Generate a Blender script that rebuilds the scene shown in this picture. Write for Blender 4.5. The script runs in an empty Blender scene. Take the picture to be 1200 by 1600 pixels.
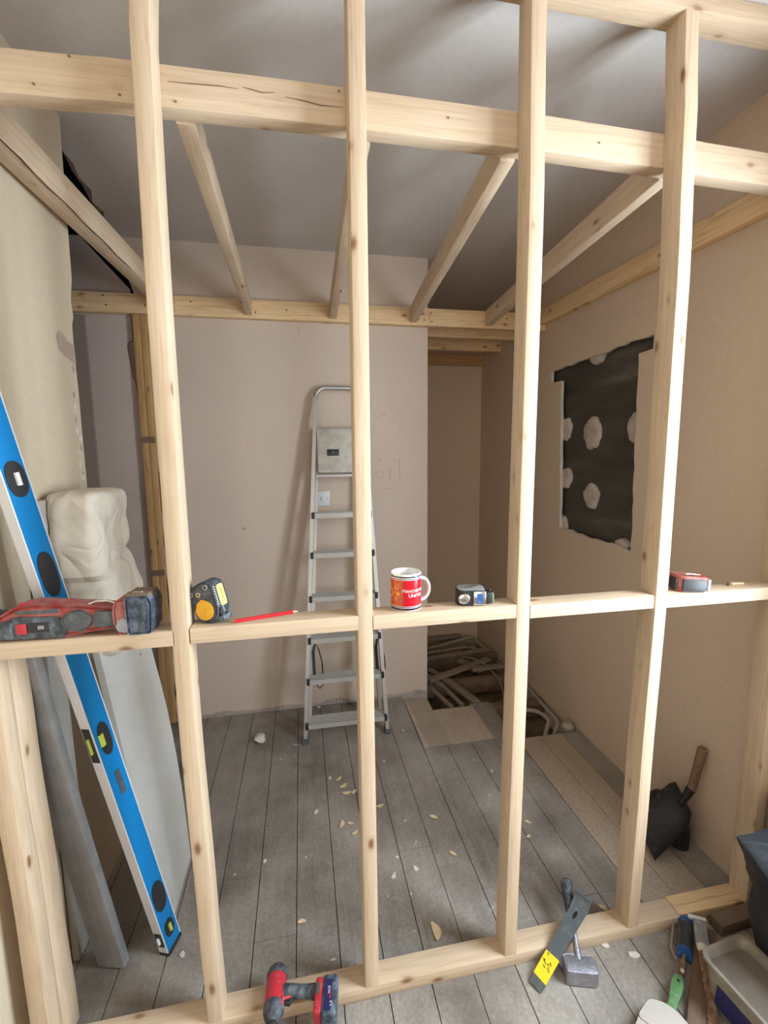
import bpy, bmesh, math, random
from mathutils import Vector, Matrix, noise as mnoise
from mathutils.geometry import tessellate_polygon
PI = math.pi
scene = bpy.context.scene
COL = scene.collection
V = Vector

# ------------------------------------------------------------------ camera
cam_d = bpy.data.cameras.new('camera'); cam = bpy.data.objects.new('camera', cam_d); COL.objects.link(cam)
cam_d.sensor_fit = 'HORIZONTAL'; cam_d.sensor_width = 36.0; cam_d.lens = 36.0 * 697.7 / 1200.0
cam_d.clip_start = 0.02
right = V((0.98308, -0.18288, -0.0105)); up = V((0.03323, 0.12169, 0.99201)); fwd = V((0.18014, 0.97558, -0.12571))
cam.matrix_world = Matrix(((right.x, up.x, -fwd.x, -0.0929), (right.y, up.y, -fwd.y, -1.0587), (right.z, up.z, -fwd.z, 1.5062), (0, 0, 0, 1)))
scene.camera = cam
# ------------------------------------------------------------------ light
scene.view_settings.view_transform = 'Standard'; scene.view_settings.look = 'None'
scene.view_settings.gamma = 1.0; scene.view_settings.use_curve_mapping = False
scene.view_settings.exposure = 0.0
w = bpy.data.worlds.new('daylight'); scene.world = w; w.use_nodes = True
bgn = w.node_tree.nodes['Background']; bgn.inputs[0].default_value = (0.80, 0.90, 1.0, 1); bgn.inputs[1].default_value = 1.0
def area(name, loc, rot, sx, sy, power, col):
    l = bpy.data.lights.new(name, 'AREA'); l.shape = 'RECTANGLE'; l.size = sx; l.size_y = sy; l.energy = power; l.color = col
    o = bpy.data.objects.new(name, l); COL.objects.link(o); o.location = loc; o.rotation_euler = rot
    return o
# daylight through the side window, plus an added warm fill from behind
area('side_window_daylight', (1.50, -0.66, 1.45), (0, PI/2, 0), 1.30, 0.72, 97, (0.78, 0.91, 1.0))
area('rear_fill_light', (0.35, -3.58, 1.25), (PI/2, 0, 0), 1.30, 1.40, 26, (1.0, 0.90, 0.78))
scene.cycles.max_bounces = 10; scene.cycles.diffuse_bounces = 6

# ------------------------------------------------------------------ materials
def nt(name):
    m = bpy.data.materials.new(name); m.use_nodes = True
    t = m.node_tree; return m, t, t.nodes['Principled BSDF']
def N(t, typ, **kw):
    n = t.nodes.new(typ)
    for k, v in kw.items():
        if k.startswith('i_'):
            key = k[2:]; key = int(key) if key.isdigit() else key
            n.inputs[key].default_value = v
        else: setattr(n, k, v)
    return n
def ramp(t, src, stops):
    r = t.nodes.new('ShaderNodeValToRGB'); e = r.color_ramp.elements
    while len(e) < len(stops): e.new(0.5)
    for el, (p, c) in zip(e, stops): el.position = p; el.color = (c[0], c[1], c[2], 1)
    t.links.new(src, r.inputs[0]); return r
def mixc(t, fac, a, b, mode='MIX'):
    n = t.nodes.new('ShaderNodeMix'); n.data_type = 'RGBA'; n.blend_type = mode
    for s, v in ((0, fac), (6, a), (7, b)):
        if hasattr(v, 'links'): t.links.new(v, n.inputs[s])
        else: n.inputs[s].default_value = v if s == 0 else (v[0], v[1], v[2], 1)
    return n.outputs[2]
def bump(t, b, h, strength, dist=0.002):
    n = N(t, 'ShaderNodeBump'); n.inputs['Strength'].default_value = strength; n.inputs['Distance'].default_value = dist
    t.links.new(h, n.inputs['Height']); t.links.new(n.outputs[0], b.inputs['Normal'])
def g3(v): return (v, v, v)
def plain(name, col, rough=0.5, metal=0.0, dust=0.0, dustcol=(0.55, 0.5, 0.44), dscale=30, bmp=0.0, var=0.0, clear=0.0):
    m, t, b = nt(name); b.inputs['Roughness'].default_value = rough; b.inputs['Metallic'].default_value = metal
    c = tuple(col)
    tc = N(t, 'ShaderNodeTexCoord')
    out = None
    if var:
        n = N(t, 'ShaderNodeTexNoise', i_Scale=dscale * 0.4, i_Detail=4.0); t.links.new(tc.outputs['Object'], n.inputs['Vector'])
        r = ramp(t, n.outputs[0], [(0.3, g3(1 - var)), (0.7, g3(1 + var))])
        out = mixc(t, 1.0, c, r.outputs[0], 'MULTIPLY')
    if dust:
        n = N(t, 'ShaderNodeTexNoise', i_Scale=dscale, i_Detail=6.0, i_Roughness=0.65); t.links.new(tc.outputs['Object'], n.inputs['Vector'])
        r = ramp(t, n.outputs[0], [(0.62 - dust * 0.35, g3(0)), (0.78 - dust * 0.1, g3(min(1, dust + 0.25)))])
        out = mixc(t, r.outputs[0], out or c, dustcol)
    if out is not None: t.links.new(out, b.inputs['Base Color'])
    else: b.inputs['Base Color'].default_value = (*c, 1)
    if bmp:
        n = N(t, 'ShaderNodeTexNoise', i_Scale=dscale * 3, i_Detail=5.0); t.links.new(tc.outputs['Object'], n.inputs['Vector'])
        bump(t, b, n.outputs[0], bmp)
    if clear: b.inputs['Coat Weight'].default_value = clear
    return m
def wood(name, pale, dark, knot=(0.23, 0.11, 0.045), grain=0.5, rough=0.62, dirt=0.0, dirtcol=(0.3, 0.27, 0.24), knots=True):
    """sawn softwood: grain runs along the object's own X axis"""
    m, t, b = nt(name); b.inputs['Roughness'].default_value = rough
    tc = N(t, 'ShaderNodeTexCoord'); oi = N(t, 'ShaderNodeObjectInfo')
    off = N(t, 'ShaderNodeVectorMath', operation='SCALE'); off.inputs[0].default_value = (13.1, 7.7, 5.3); t.links.new(oi.outputs['Random'], off.inputs['Scale'])
    add = N(t, 'ShaderNodeVectorMath', operation='ADD'); t.links.new(tc.outputs['Object'], add.inputs[0]); t.links.new(off.outputs[0], add.inputs[1])
    mp = N(t, 'ShaderNodeMapping'); mp.inputs['Scale'].default_value = (1.1, 22, 22); t.links.new(add.outputs[0], mp.inputs['Vector'])
    wv = N(t, 'ShaderNodeTexNoise', i_Scale=1.6, i_Detail=3.0, i_Distortion=0.6); t.links.new(mp.outputs[0], wv.inputs['Vector'])
    ml = N(t, 'ShaderNodeMath', operation='MULTIPLY'); ml.inputs[1].default_value = 9.0; t.links.new(wv.outputs[0], ml.inputs[0])
    fr = N(t, 'ShaderNodeMath', operation='PINGPONG'); fr.inputs[1].default_value = 1.0; t.links.new(ml.outputs[0], fr.inputs[0])
    r1 = ramp(t, fr.outputs[0], [(0.0, g3(0)), (0.75, g3(0.25)), (1.0, g3(1))])
    mp2 = N(t, 'ShaderNodeMapping'); mp2.inputs['Scale'].default_value = (6, 160, 160); t.links.new(add.outputs[0], mp2.inputs['Vector'])
    fn = N(t, 'ShaderNodeTexNoise', i_Scale=1.0, i_Detail=3.0); t.links.new(mp2.outputs[0], fn.inputs['Vector'])
    c = mixc(t, 0.5, pale, dark); 
    g = N(t, 'ShaderNodeMath', operation='MULTIPLY'); g.inputs[1].default_value = grain; t.links.new(r1.outputs[0], g.inputs[0])
    c = mixc(t, g.outputs[0], pale, dark)
    rf = ramp(t, fn.outputs[0], [(0.3, g3(0.9)), (0.7, g3(1.06))]); c = mixc(t, 1.0, c, rf.outputs[0], 'MULTIPLY')
    bn = N(t, 'ShaderNodeTexNoise', i_Scale=2.2, i_Detail=2.0); t.links.new(add.outputs[0], bn.inputs['Vector'])
    rb = ramp(t, bn.outputs[0], [(0.3, (0.93, 0.9, 0.86)), (0.7, (1.05, 1.05, 1.05))]); c = mixc(t, 1.0, c, rb.outputs[0], 'MULTIPLY')
    if knots:
        mp3 = N(t, 'ShaderNodeMapping'); mp3.inputs['Scale'].default_value = (11, 24, 24); t.links.new(add.outputs[0], mp3.inputs['Vector'])
        dn = N(t, 'ShaderNodeTexNoise', i_Scale=2.5); t.links.new(mp3.outputs[0], dn.inputs['Vector'])
        dm = mixc(t, 0.10, mp3.outputs[0], dn.outputs['Color'])
        vo = N(t, 'ShaderNodeTexVoronoi', i_Scale=1.0); t.links.new(dm, vo.inputs['Vector'])
        rk = ramp(t, vo.outputs['Distance'], [(0.07, g3(1)), (0.13, g3(0.75)), (0.2, g3(0.18)), (0.33, g3(0))])
        sep = N(t, 'ShaderNodeSeparateColor'); t.links.new(vo.outputs['Color'], sep.inputs[0])
        gt = N(t, 'ShaderNodeMath', operation='GREATER_THAN'); gt.inputs[1].default_value = 0.70; t.links.new(sep.outputs[0], gt.inputs[0])
        mk = N(t, 'ShaderNodeMath', operation='MULTIPLY'); t.links.new(rk.outputs[0], mk.inputs[0]); t.links.new(gt.outputs[0], mk.inputs[1])
        c = mixc(t, mk.outputs[0], c, knot)
    if dirt:
        n = N(t, 'ShaderNodeTexNoise', i_Scale=9.0, i_Detail=6.0, i_Roughness=0.7); t.links.new(add.outputs[0], n.inputs['Vector'])
        r = ramp(t, n.outputs[0], [(0.35, g3(0)), (0.65, g3(dirt))]); c = mixc(t, r.outputs[0], c, dirtcol)
    t.links.new(c, b.inputs['Base Color']); bump(t, b, fn.outputs[0], 0.25, 0.001)
    return m
def plaster(name, col, col2, scale=1.6, speck=0.0, rough=0.75):
    m, t, b = nt(name); b.inputs['Roughness'].default_value = rough
    tc = N(t, 'ShaderNodeTexCoord')
    n = N(t, 'ShaderNodeTexNoise', i_Scale=scale, i_Detail=3.0); t.links.new(tc.outputs['Object'], n.inputs['Vector'])
    r = ramp(t, n.outputs[0], [(0.35, col), (0.65, col2)]); c = r.outputs[0]
    f = N(t, 'ShaderNodeTexNoise', i_Scale=70.0, i_Detail=4.0); t.links.new(tc.outputs['Object'], f.inputs['Vector'])
    rf = ramp(t, f.outputs[0], [(0.3, g3(0.97)), (0.7, g3(1.03))]); c = mixc(t, 1.0, c, rf.outputs[0], 'MULTIPLY')
    if speck:
        v = N(t, 'ShaderNodeTexVoronoi', i_Scale=7.0); t.links.new(tc.outputs['Object'], v.inputs['Vector'])
        rs = ramp(t, v.outputs['Distance'], [(0.02, g3(speck)), (0.045, g3(0))]); c = mixc(t, rs.outputs[0], c, (0.2, 0.15, 0.11))
    t.links.new(c, b.inputs['Base Color'])
    hb = N(t, 'ShaderNodeTexNoise', i_Scale=9.0, i_Detail=5.0); t.links.new(tc.outputs['Object'], hb.inputs['Vector'])
    bump(t, b, hb.outputs[0], 0.25, 0.004)
    return m
def floorboards(name, a, bcol, dirty):
    m, t, b = nt(name); b.inputs['Roughness'].default_value = 0.62
    tc = N(t, 'ShaderNodeTexCoord')
    sx = N(t, 'ShaderNodeSeparateXYZ'); t.links.new(tc.outputs['Object'], sx.inputs[0])
    dv = N(t, 'ShaderNodeMath', operation='DIVIDE'); dv.inputs[1].default_value = 0.1275; t.links.new(sx.outputs[0], dv.inputs[0])
    fl = N(t, 'ShaderNodeMath', operation='FLOOR'); t.links.new(dv.outputs[0], fl.inputs[0])
    wn = N(t, 'ShaderNodeTexWhiteNoise', noise_dimensions='1D'); t.links.new(fl.outputs[0], wn.inputs['W'])
    mp = N(t, 'ShaderNodeMapping'); mp.inputs['Scale'].default_value = (20, 2.6, 20); t.links.new(tc.outputs['Object'], mp.inputs['Vector'])
    of = N(t, 'ShaderNodeVectorMath', operation='ADD'); t.links.new(mp.outputs[0], of.inputs[0]); t.links.new(wn.outputs['Color'], of.inputs[1])
    n1 = N(t, 'ShaderNodeTexNoise', i_Scale=1.5, i_Detail=8.0, i_Roughness=0.72, i_Distortion=0.7); t.links.new(of.outputs[0], n1.inputs['Vector'])
    r1 = ramp(t, n1.outputs[0], [(0.25, a), (0.75, bcol)]); c = r1.outputs[0]
    rw = ramp(t, wn.outputs['Value'], [(0, g3(0.88)), (1, g3(1.1))]); c = mixc(t, 1.0, c, rw.outputs[0], 'MULTIPLY')
    n2 = N(t, 'ShaderNodeTexNoise', i_Scale=2.6, i_Detail=6.0, i_Roughness=0.6); t.links.new(tc.outputs['Object'], n2.inputs['Vector'])
    r2 = ramp(t, n2.outputs[0], [(0.38, g3(0)), (0.66, g3(dirty))]); c = mixc(t, r2.outputs[0], c, (0.40, 0.36, 0.32))
    n3 = N(t, 'ShaderNodeTexNoise', i_Scale=3.4, i_Detail=4.0); mo = N(t, 'ShaderNodeMapping'); mo.inputs['Location'].default_value = (3, 8, 1)
    t.links.new(tc.outputs['Object'], mo.inputs['Vector']); t.links.new(mo.outputs[0], n3.inputs['Vector'])
    r3 = ramp(t, n3.outputs[0], [(0.5, g3(0)), (0.72, g3(dirty))]); c = mixc(t, r3.outputs[0], c, (0.13, 0.105, 0.085))
    nf = N(t, 'ShaderNodeTexNoise', i_Scale=85.0, i_Detail=5.0, i_Roughness=0.7); t.links.new(tc.outputs['Object'], nf.inputs['Vector'])
    rq_ = ramp(t, nf.outputs[0], [(0.30, g3(0.80)), (0.52, g3(1.0)), (0.70, g3(1.22))]); c = mixc(t, 1.0, c, rq_.outputs[0], 'MULTIPLY')
    vs = N(t, 'ShaderNodeTexVoronoi', i_Scale=16.0); nd = N(t, 'ShaderNodeTexNoise', i_Scale=30.0)
    t.links.new(tc.outputs['Object'], nd.inputs['Vector']); dm = mixc(t, 0.06, tc.outputs['Object'], nd.outputs['Color']); t.links.new(dm, vs.inputs['Vector'])
    se = N(t, 'ShaderNodeSeparateColor'); t.links.new(vs.outputs['Color'], se.inputs[0])
    gt = N(t, 'ShaderNodeMath', operation='GREATER_THAN'); gt.inputs[1].default_value = 0.72; t.links.new(se.outputs[0], gt.inputs[0])
    rs = ramp(t, vs.outputs['Distance'], [(0.06, g3(0.8)), (0.12, g3(0))]); mk = N(t, 'ShaderNodeMath', operation='MULTIPLY')
    t.links.new(rs.outputs[0], mk.inputs[0]); t.links.new(gt.outputs[0], mk.inputs[1]); c = mixc(t, mk.outputs[0], c, (0.6, 0.57, 0.53))
    t.links.new(c, b.inputs['Base Color']); bump(t, b, n1.outputs[0], 0.35, 0.002)
    return m

M = {}
M['pine'] = wood('planed_pine', (0.62, 0.48, 0.345), (0.47, 0.325, 0.19), grain=0.42)
M['pine_warm'] = wood('warm_pine', (0.80, 0.57, 0.33), (0.48, 0.29, 0.13), grain=0.6)
M['pine_orange'] = wood('orange_pine', (0.50, 0.30, 0.13), (0.32, 0.17, 0.06), grain=0.7)
M['old_wood'] = wood('old_brown_timber', (0.17, 0.10, 0.06), (0.09, 0.05, 0.03), grain=0.7, dirt=0.5, dirtcol=(0.25, 0.2, 0.16))
M['lath'] = wood('dusty_timber_scrap', (0.27, 0.20, 0.13), (0.17, 0.115, 0.07), grain=0.6, dirt=0.6)
M['grey_wood'] = wood('dusty_grey_plank', (0.22, 0.225, 0.225), (0.12, 0.12, 0.12), grain=0.5, knots=False, dirt=0.7, dirtcol=(0.34, 0.34, 0.35))
M['grey_board'] = wood('weathered_board', (0.40, 0.37, 0.33), (0.26, 0.23, 0.20), grain=0.4, knots=False, dirt=0.6, dirtcol=(0.46, 0.44, 0.41))
M['handle_wood'] = wood('tool_handle_wood', (0.24, 0.12, 0.06), (0.13, 0.06, 0.03), grain=0.6, knots=False, dirt=0.4)
M['wall_back'] = plaster('back_wall_paint', (0.60, 0.495, 0.41), (0.63, 0.51, 0.43), speck=0.4)
M['wall_right'] = plaster('right_wall_paint', (0.62, 0.495, 0.375), (0.65, 0.515, 0.395))
M['wall_left'] = plaster('left_wall_cream_paint', (0.60, 0.505, 0.37), (0.63, 0.53, 0.395), speck=0.5)
M['mauve'] = plaster('alcove_plasterboard', (0.50, 0.415, 0.375), (0.53, 0.44, 0.395))
M['brownboard'] = plaster('brown_plasterboard', (0.26, 0.205, 0.175), (0.29, 0.23, 0.19), speck=0.8)
M['ceiling'] = plaster('ceiling_paint', (0.52, 0.48, 0.45), (0.56, 0.515, 0.485), scale=2.5)
M['gypsum'] = plaster('bare_plaster', (0.62, 0.56, 0.52), (0.72, 0.67, 0.63), scale=12)
M['gypsum_dk'] = plaster('torn_board_paper', (0.40, 0.31, 0.25), (0.48, 0.38, 0.31), scale=9)
M['dab'] = plaster('adhesive_plaster', (0.44, 0.37, 0.33), (0.53, 0.46, 0.41), scale=20)
M['floor_old'] = floorboards('old_floorboards', (0.17, 0.147, 0.125), (0.31, 0.275, 0.24), 0.8)
M['floor_new'] = floorboards('newer_pale_boards', (0.40, 0.31, 0.235), (0.46, 0.37, 0.285), 0.18)
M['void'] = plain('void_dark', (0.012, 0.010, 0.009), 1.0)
M['rubble'] = plain('rubble_floor', (0.09, 0.07, 0.045), 1.0, bmp=1.0, dscale=12, var=0.5)
def cloth():
    m, t, b = nt('cotton_dust_sheet'); b.inputs['Roughness'].default_value = 0.9; b.inputs['Base Color'].default_value = (0.64, 0.57, 0.47, 1)
    tc = N(t, 'ShaderNodeTexCoord'); n = N(t, 'ShaderNodeTexNoise', i_Scale=6.0, i_Detail=2.5, i_Distortion=0.5); t.links.new(tc.outputs['Object'], n.inputs['Vector'])
    a = N(t, 'ShaderNodeMath', operation='PINGPONG'); a.inputs[1].default_value = 0.12; t.links.new(n.outputs[0], a.inputs[0])
    bump(t, b, a.outputs[0], 0.7, 0.06); return m
M['dustsheet'] = cloth()
M['board_white'] = plaster('leaning_board_grey_white', (0.50, 0.485, 0.455), (0.58, 0.565, 0.54), scale=3, speck=0.9)
M['alu'] = plain('ladder_aluminium', (0.50, 0.49, 0.48), 0.42, 0.75, dust=0.35, dscale=25, dustcol=(0.6, 0.57, 0.53))
M['alu_step'] = plain('ladder_step_grey', (0.52, 0.52, 0.51), 0.55, 0.5, dust=0.5, dscale=22, dustcol=(0.55, 0.52, 0.48))
M['flap'] = plain('paint_spattered_platform', (0.42, 0.40, 0.36), 0.6, 0.2, dust=0.75, dscale=14, dustcol=(0.66, 0.62, 0.55))
M['blackpl'] = plain('black_plastic', (0.022, 0.022, 0.024), 0.45)
M['rubber'] = plain('dusty_black_rubber', (0.035, 0.04, 0.048), 0.6, dust=0.5, dscale=40, dustcol=(0.22, 0.25, 0.29))
M['rubber_gray'] = plain('dusty_grey_rubber', (0.075, 0.08, 0.085), 0.6, dust=0.4, dscale=60, dustcol=(0.2, 0.2, 0.2))
M['batt'] = plain('battery_navy_black', (0.03, 0.045, 0.075), 0.5, dust=0.5, dscale=45, dustcol=(0.25, 0.31, 0.38))
M['toolred'] = plain('dusty_red_plastic', (0.34, 0.04, 0.035), 0.5, dust=0.6, dscale=38, dustcol=(0.34, 0.24, 0.21))
M['driverred'] = plain('red_plastic', (0.48, 0.03, 0.045), 0.28, dust=0.2, dscale=60, dustcol=(0.5, 0.3, 0.3))
M['steel'] = plain('bright_steel', (0.75, 0.75, 0.76), 0.22, 1.0)
M['steel_dk'] = plain('dull_blue_steel', (0.13, 0.15, 0.165), 0.5, 0.6, dust=0.3, dscale=50, dustcol=(0.3, 0.32, 0.33))
M['steel_rough'] = plain('worn_hammer_steel', (0.32, 0.32, 0.37), 0.45, 0.7, dust=0.5, dscale=60, dustcol=(0.5, 0.49, 0.52), bmp=0.5)
M['brass'] = plain('dull_brass', (0.55, 0.42, 0.25), 0.4, 0.6)
M['rust'] = plain('rusty_metal', (0.20, 0.10, 0.055), 0.85, 0.2, dust=0.5, dscale=60, dustcol=(0.42, 0.34, 0.28), bmp=0.6)
M['yellow'] = plain('yellow_plastic', (0.80, 0.42, 0.015), 0.45, dust=0.15, dscale=70, dustcol=(0.7, 0.5, 0.2))
M['label_yellow'] = plain('yellow_paper_label', (0.88, 0.66, 0.02), 0.5)
M['pale_yellow'] = plain('pale_yellow_label', (0.80, 0.66, 0.20), 0.5)
M['tapebody'] = plain('grey_black_tape_case', (0.045, 0.052, 0.065), 0.5, dust=0.45, dscale=45, dustcol=(0.22, 0.24, 0.29))
M['blue'] = plain('blue_painted_aluminium', (0.0, 0.20, 0.52), 0.35, dust=0.0, var=0.06, dscale=6)
M['white_edge'] = plain('pale_level_edge', (0.74, 0.74, 0.80), 0.4, 0.15, var=0.05, dscale=14)
M['vial'] = plain('green_vial', (0.50, 0.60, 0.10), 0.15)
M['ceramic'] = plain('white_glazed_china', (0.86, 0.86, 0.85), 0.12, clear=0.5)
M['mugred'] = plain('mug_red_print', (0.58, 0.008, 0.02), 0.15, clear=0.5)
M['mugorange'] = plain('mug_orange_print', (0.58, 0.085, 0.01), 0.15, clear=0.5)
M['muggold'] = plain('mug_gold_print', (0.90, 0.36, 0.03), 0.15, clear=0.5)
M['mugnavy'] = plain('mug_navy_print', (0.018, 0.010, 0.035), 0.15, clear=0.5)
M['mugpink'] = plain('mug_white_line_print', (0.80, 0.66, 0.68), 0.15, clear=0.5)
M['pencilred'] = plain('red_pencil_lacquer', (0.62, 0.02, 0.03), 0.3)
M['green'] = plain('green_handle_plastic', (0.10, 0.235, 0.09), 0.45, dust=0.2, dscale=60, dustcol=(0.4, 0.5, 0.35))
M['bristle'] = plain('dusty_pale_bristles', (0.52, 0.47, 0.44), 0.95, dust=0.3, dscale=60, bmp=0.6)
M['white_pl'] = plain('white_plastic', (0.72, 0.73, 0.76), 0.35)
M['pipe'] = plain('white_plastic_pipe', (0.40, 0.34, 0.28), 0.5, dust=0.4, dscale=30, dustcol=(0.3, 0.24, 0.18))
M['tub'] = plain('cloudy_plastic_tub', (0.24, 0.21, 0.175), 0.35, dust=0.45, dscale=20, dustcol=(0.42, 0.37, 0.31))  # base darkened to carry the shade of its corner
M['tubdust'] = plain('plaster_dust_residue', (0.17, 0.14, 0.11), 0.95, dust=0.3, dustcol=(0.26, 0.22, 0.18), dscale=18, bmp=0.5)  # shade inside the tub is put into this dark tone
M['navy'] = plain('navy_print', (0.02, 0.02, 0.10), 0.4)
M['bag'] = plain('black_polythene', (0.010, 0.014, 0.020), 0.5, bmp=0.9, dscale=7)
M['coal'] = plain('blackened_shovel_metal', (0.016, 0.016, 0.018), 0.5, dust=0.12, dscale=40, dustcol=(0.2, 0.2, 0.2))
M['shaving'] = plain('wood_shaving', (0.72, 0.56, 0.34), 0.7)
M['crumb'] = plain('plaster_crumb', (0.66, 0.62, 0.57), 0.9)
M['pencilmark'] = plain('pencil_mark', (0.34, 0.285, 0.24), 0.9)
M['redmark'] = plain('red_crayon_mark', (0.55, 0.12, 0.10), 0.9)
M['blueplastic'] = plain('blue_plastic', (0.02, 0.10, 0.32), 0.4, dust=0.2, dscale=60)
M['darkglass'] = plain('dark_grey_plate', (0.07, 0.08, 0.09), 0.3, 0.4, dust=0.3, dscale=40)
M['greytool'] = plain('dusty_grey_plastic', (0.26, 0.27, 0.28), 0.6, dust=0.4, dscale=60)
def blockwork():
    m, t, b = nt('dark_blockwork'); b.inputs['Roughness'].default_value = 0.95
    tc = N(t, 'ShaderNodeTexCoord'); mp = N(t, 'ShaderNodeMapping'); mp.inputs['Rotation'].default_value = (0, 0, 0); t.links.new(tc.outputs['Object'], mp.inputs['Vector'])
    mp.inputs['Scale'].default_value = (8, 2.2, 9)
    n = N(t, 'ShaderNodeTexNoise', i_Scale=1.3, i_Detail=6.0, i_Distortion=0.4); t.links.new(mp.outputs[0], n.inputs['Vector'])
    r = ramp(t, n.outputs[0], [(0.3, (0.05, 0.043, 0.035)), (0.62, (0.085, 0.073, 0.06)), (0.8, (0.16, 0.14, 0.12))])
    t.links.new(r.outputs[0], b.inputs['Base Color']); bump(t, b, n.outputs[0], 0.8, 0.01)
    return m
M['block'] = blockwork()
def glass():
    m, t, b = nt('window_glass'); b.inputs['Base Color'].default_value = (1, 1, 1, 1); b.inputs['Roughness'].default_value = 0.0
    b.inputs['Transmission Weight'].default_value = 1.0; b.inputs['IOR'].default_value = 1.01
    return m
M['glass'] = glass()

# ------------------------------------------------------------------ mesh helpers
def mesh_obj(name, bm, mats, parent=None, smooth=False, mtx=None, recalc=True):
    if recalc: bmesh.ops.recalc_face_normals(bm, faces=bm.faces)
    me = bpy.data.meshes.new(name)
    bm.to_mesh(me); bm.free()
    for m in (mats if isinstance(mats, (list, tuple)) else [mats]): me.materials.append(M[m] if isinstance(m, str) else m)
    if smooth:
        me.polygons.foreach_set('use_smooth', [True] * len(me.polygons))
        try: me.set_sharp_from_angle(angle=math.radians(38))
        except Exception: pass
    o = bpy.data.objects.new(name, me); COL.objects.link(o)
    if mtx is not None: o.matrix_world = mtx
    if parent is not None: o.parent = parent
    return o
def tag(o, label, cat, group=None):
    o['label'] = label; o['category'] = cat
    if group: o['group'] = group
    return o
def thing(name, label, cat, mtx=None, group=None):
    o = bpy.data.objects.new(name, None); COL.objects.link(o); o.empty_display_size = 0.05
    if mtx is not None: o.matrix_world = mtx if isinstance(mtx, Matrix) else Matrix.Translation(mtx)
    return tag(o, label, cat, group)
def struct(o):
    o['kind'] = 'structure'; return o
def frame(o, x, z):
    """matrix at o whose X axis is x and whose Z axis is as near z as can be"""
    x = V(x).normalized(); z = V(z); y = z.cross(x).normalized(); z = x.cross(y)
    m = Matrix((x, y, z)).transposed().to_4x4(); m.translation = V(o); return m
def Rz(a): return Matrix.Rotation(a, 4, 'Z')
def T(*p): return Matrix.Translation(V(p))
def box(bm, c, s, mtx=None, bev=0.0, seg=2, mi=0):
    g = bmesh.ops.create_cube(bm, size=1.0); vs = g['verts']
    for v in vs: v.co = V((v.co.x * s[0] + c[0], v.co.y * s[1] + c[1], v.co.z * s[2] + c[2]))
    fs = list({f for v in vs for f in v.link_faces})
    if bev:
        es = list({e for v in vs for e in v.link_edges})
        r = bmesh.ops.bevel(bm, geom=es + vs, offset=bev, segments=seg, affect='EDGES', profile=0.5)
        vs = list({v for f in r['faces'] for v in f.verts} | {v for v in vs if v.is_valid})
        fs = list({f for v in vs for f in v.link_faces})
    for f in fs: f.material_index = mi
    if mtx is not None:
        for v in vs: v.co = mtx @ v.co
    return bm
def B(c, s, mtx=None, bev=0.0, seg=2): return box(bmesh.new(), c, s, mtx, bev, seg)
def loft(bm, rings, closed=True, caps=True, mi=0):
    R = [[bm.verts.new(p) for p in r] for r in rings]
    n = len(R[0])
    for a, b in zip(R[:-1], R[1:]):
        for i in range(n if closed else n - 1):
            f = bm.faces.new((a[i], a[(i + 1) % n], b[(i + 1) % n], b[i])); f.material_index = mi
    if caps and closed:
        for r in (R[0][::-1], R[-1]):
            f = bm.faces.new(r); f.material_index = mi
    return bm
def tube(bm, path, r, n=10, mi=0, flat=1.0):
    path = [V(p) for p in path]; rs = r if isinstance(r, (list, tuple)) else [r] * len(path)
    rings = []; prev = None
    for i, p in enumerate(path):
        d = (path[min(i + 1, len(path) - 1)] - path[max(i - 1, 0)]).normalized()
        if prev is None:
            a = d.cross(V((0, 0, 1))); a = a if a.length > 1e-3 else d.cross(V((0, 1, 0))); a.normalize()
        else:
            a = prev - d * prev.dot(d); a.normalize()
        prev = a; b = d.cross(a)
        rings.append([p + a * math.cos(t) * rs[i] + b * math.sin(t) * rs[i] * flat for t in [2 * PI * k / n for k in range(n)]])
    return loft(bm, rings, mi=mi)
def lathe(bm, prof, n=32, mtx=None, mis=None):
    R = []
    for r, z in prof:
        R.append([bm.verts.new((mtx or Matrix()) @ V((r * math.cos(2 * PI * k / n), r * math.sin(2 * PI * k / n), z))) for k in range(n)])
    for j, (a, b) in enumerate(zip(R[:-1], R[1:])):
        for i in range(n):
            f = bm.faces.new((a[i], a[(i + 1) % n], b[(i + 1) % n], b[i])); f.material_index = mis[j] if mis else 0
    for r in (R[0][::-1], R[-1]):
        if (r[0].co - r[len(r) // 2].co).length > 1e-6:
            f = bm.faces.new(r); f.material_index = mis[0] if mis else 0
    bmesh.ops.remove_doubles(bm, verts=bm.verts, dist=1e-6)
    return bm
def rounded(pts, r, seg=4):
    out = []; n = len(pts)
    for i in range(n):
        p = V(pts[i]); a = V(pts[i - 1]) - p; b = V(pts[(i + 1) % n]) - p
        rr = min(r if not isinstance(r, (list, tuple)) else r[i], a.length * 0.48, b.length * 0.48)
        if rr < 1e-5: out.append(tuple(p)); continue
        a0 = p + a.normalized() * rr; b0 = p + b.normalized() * rr
        for k in range(seg + 1):
            t = k / seg; out.append(tuple(a0 * (1 - t) ** 2 + p * 2 * t * (1 - t) + b0 * t * t))
    return out
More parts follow.
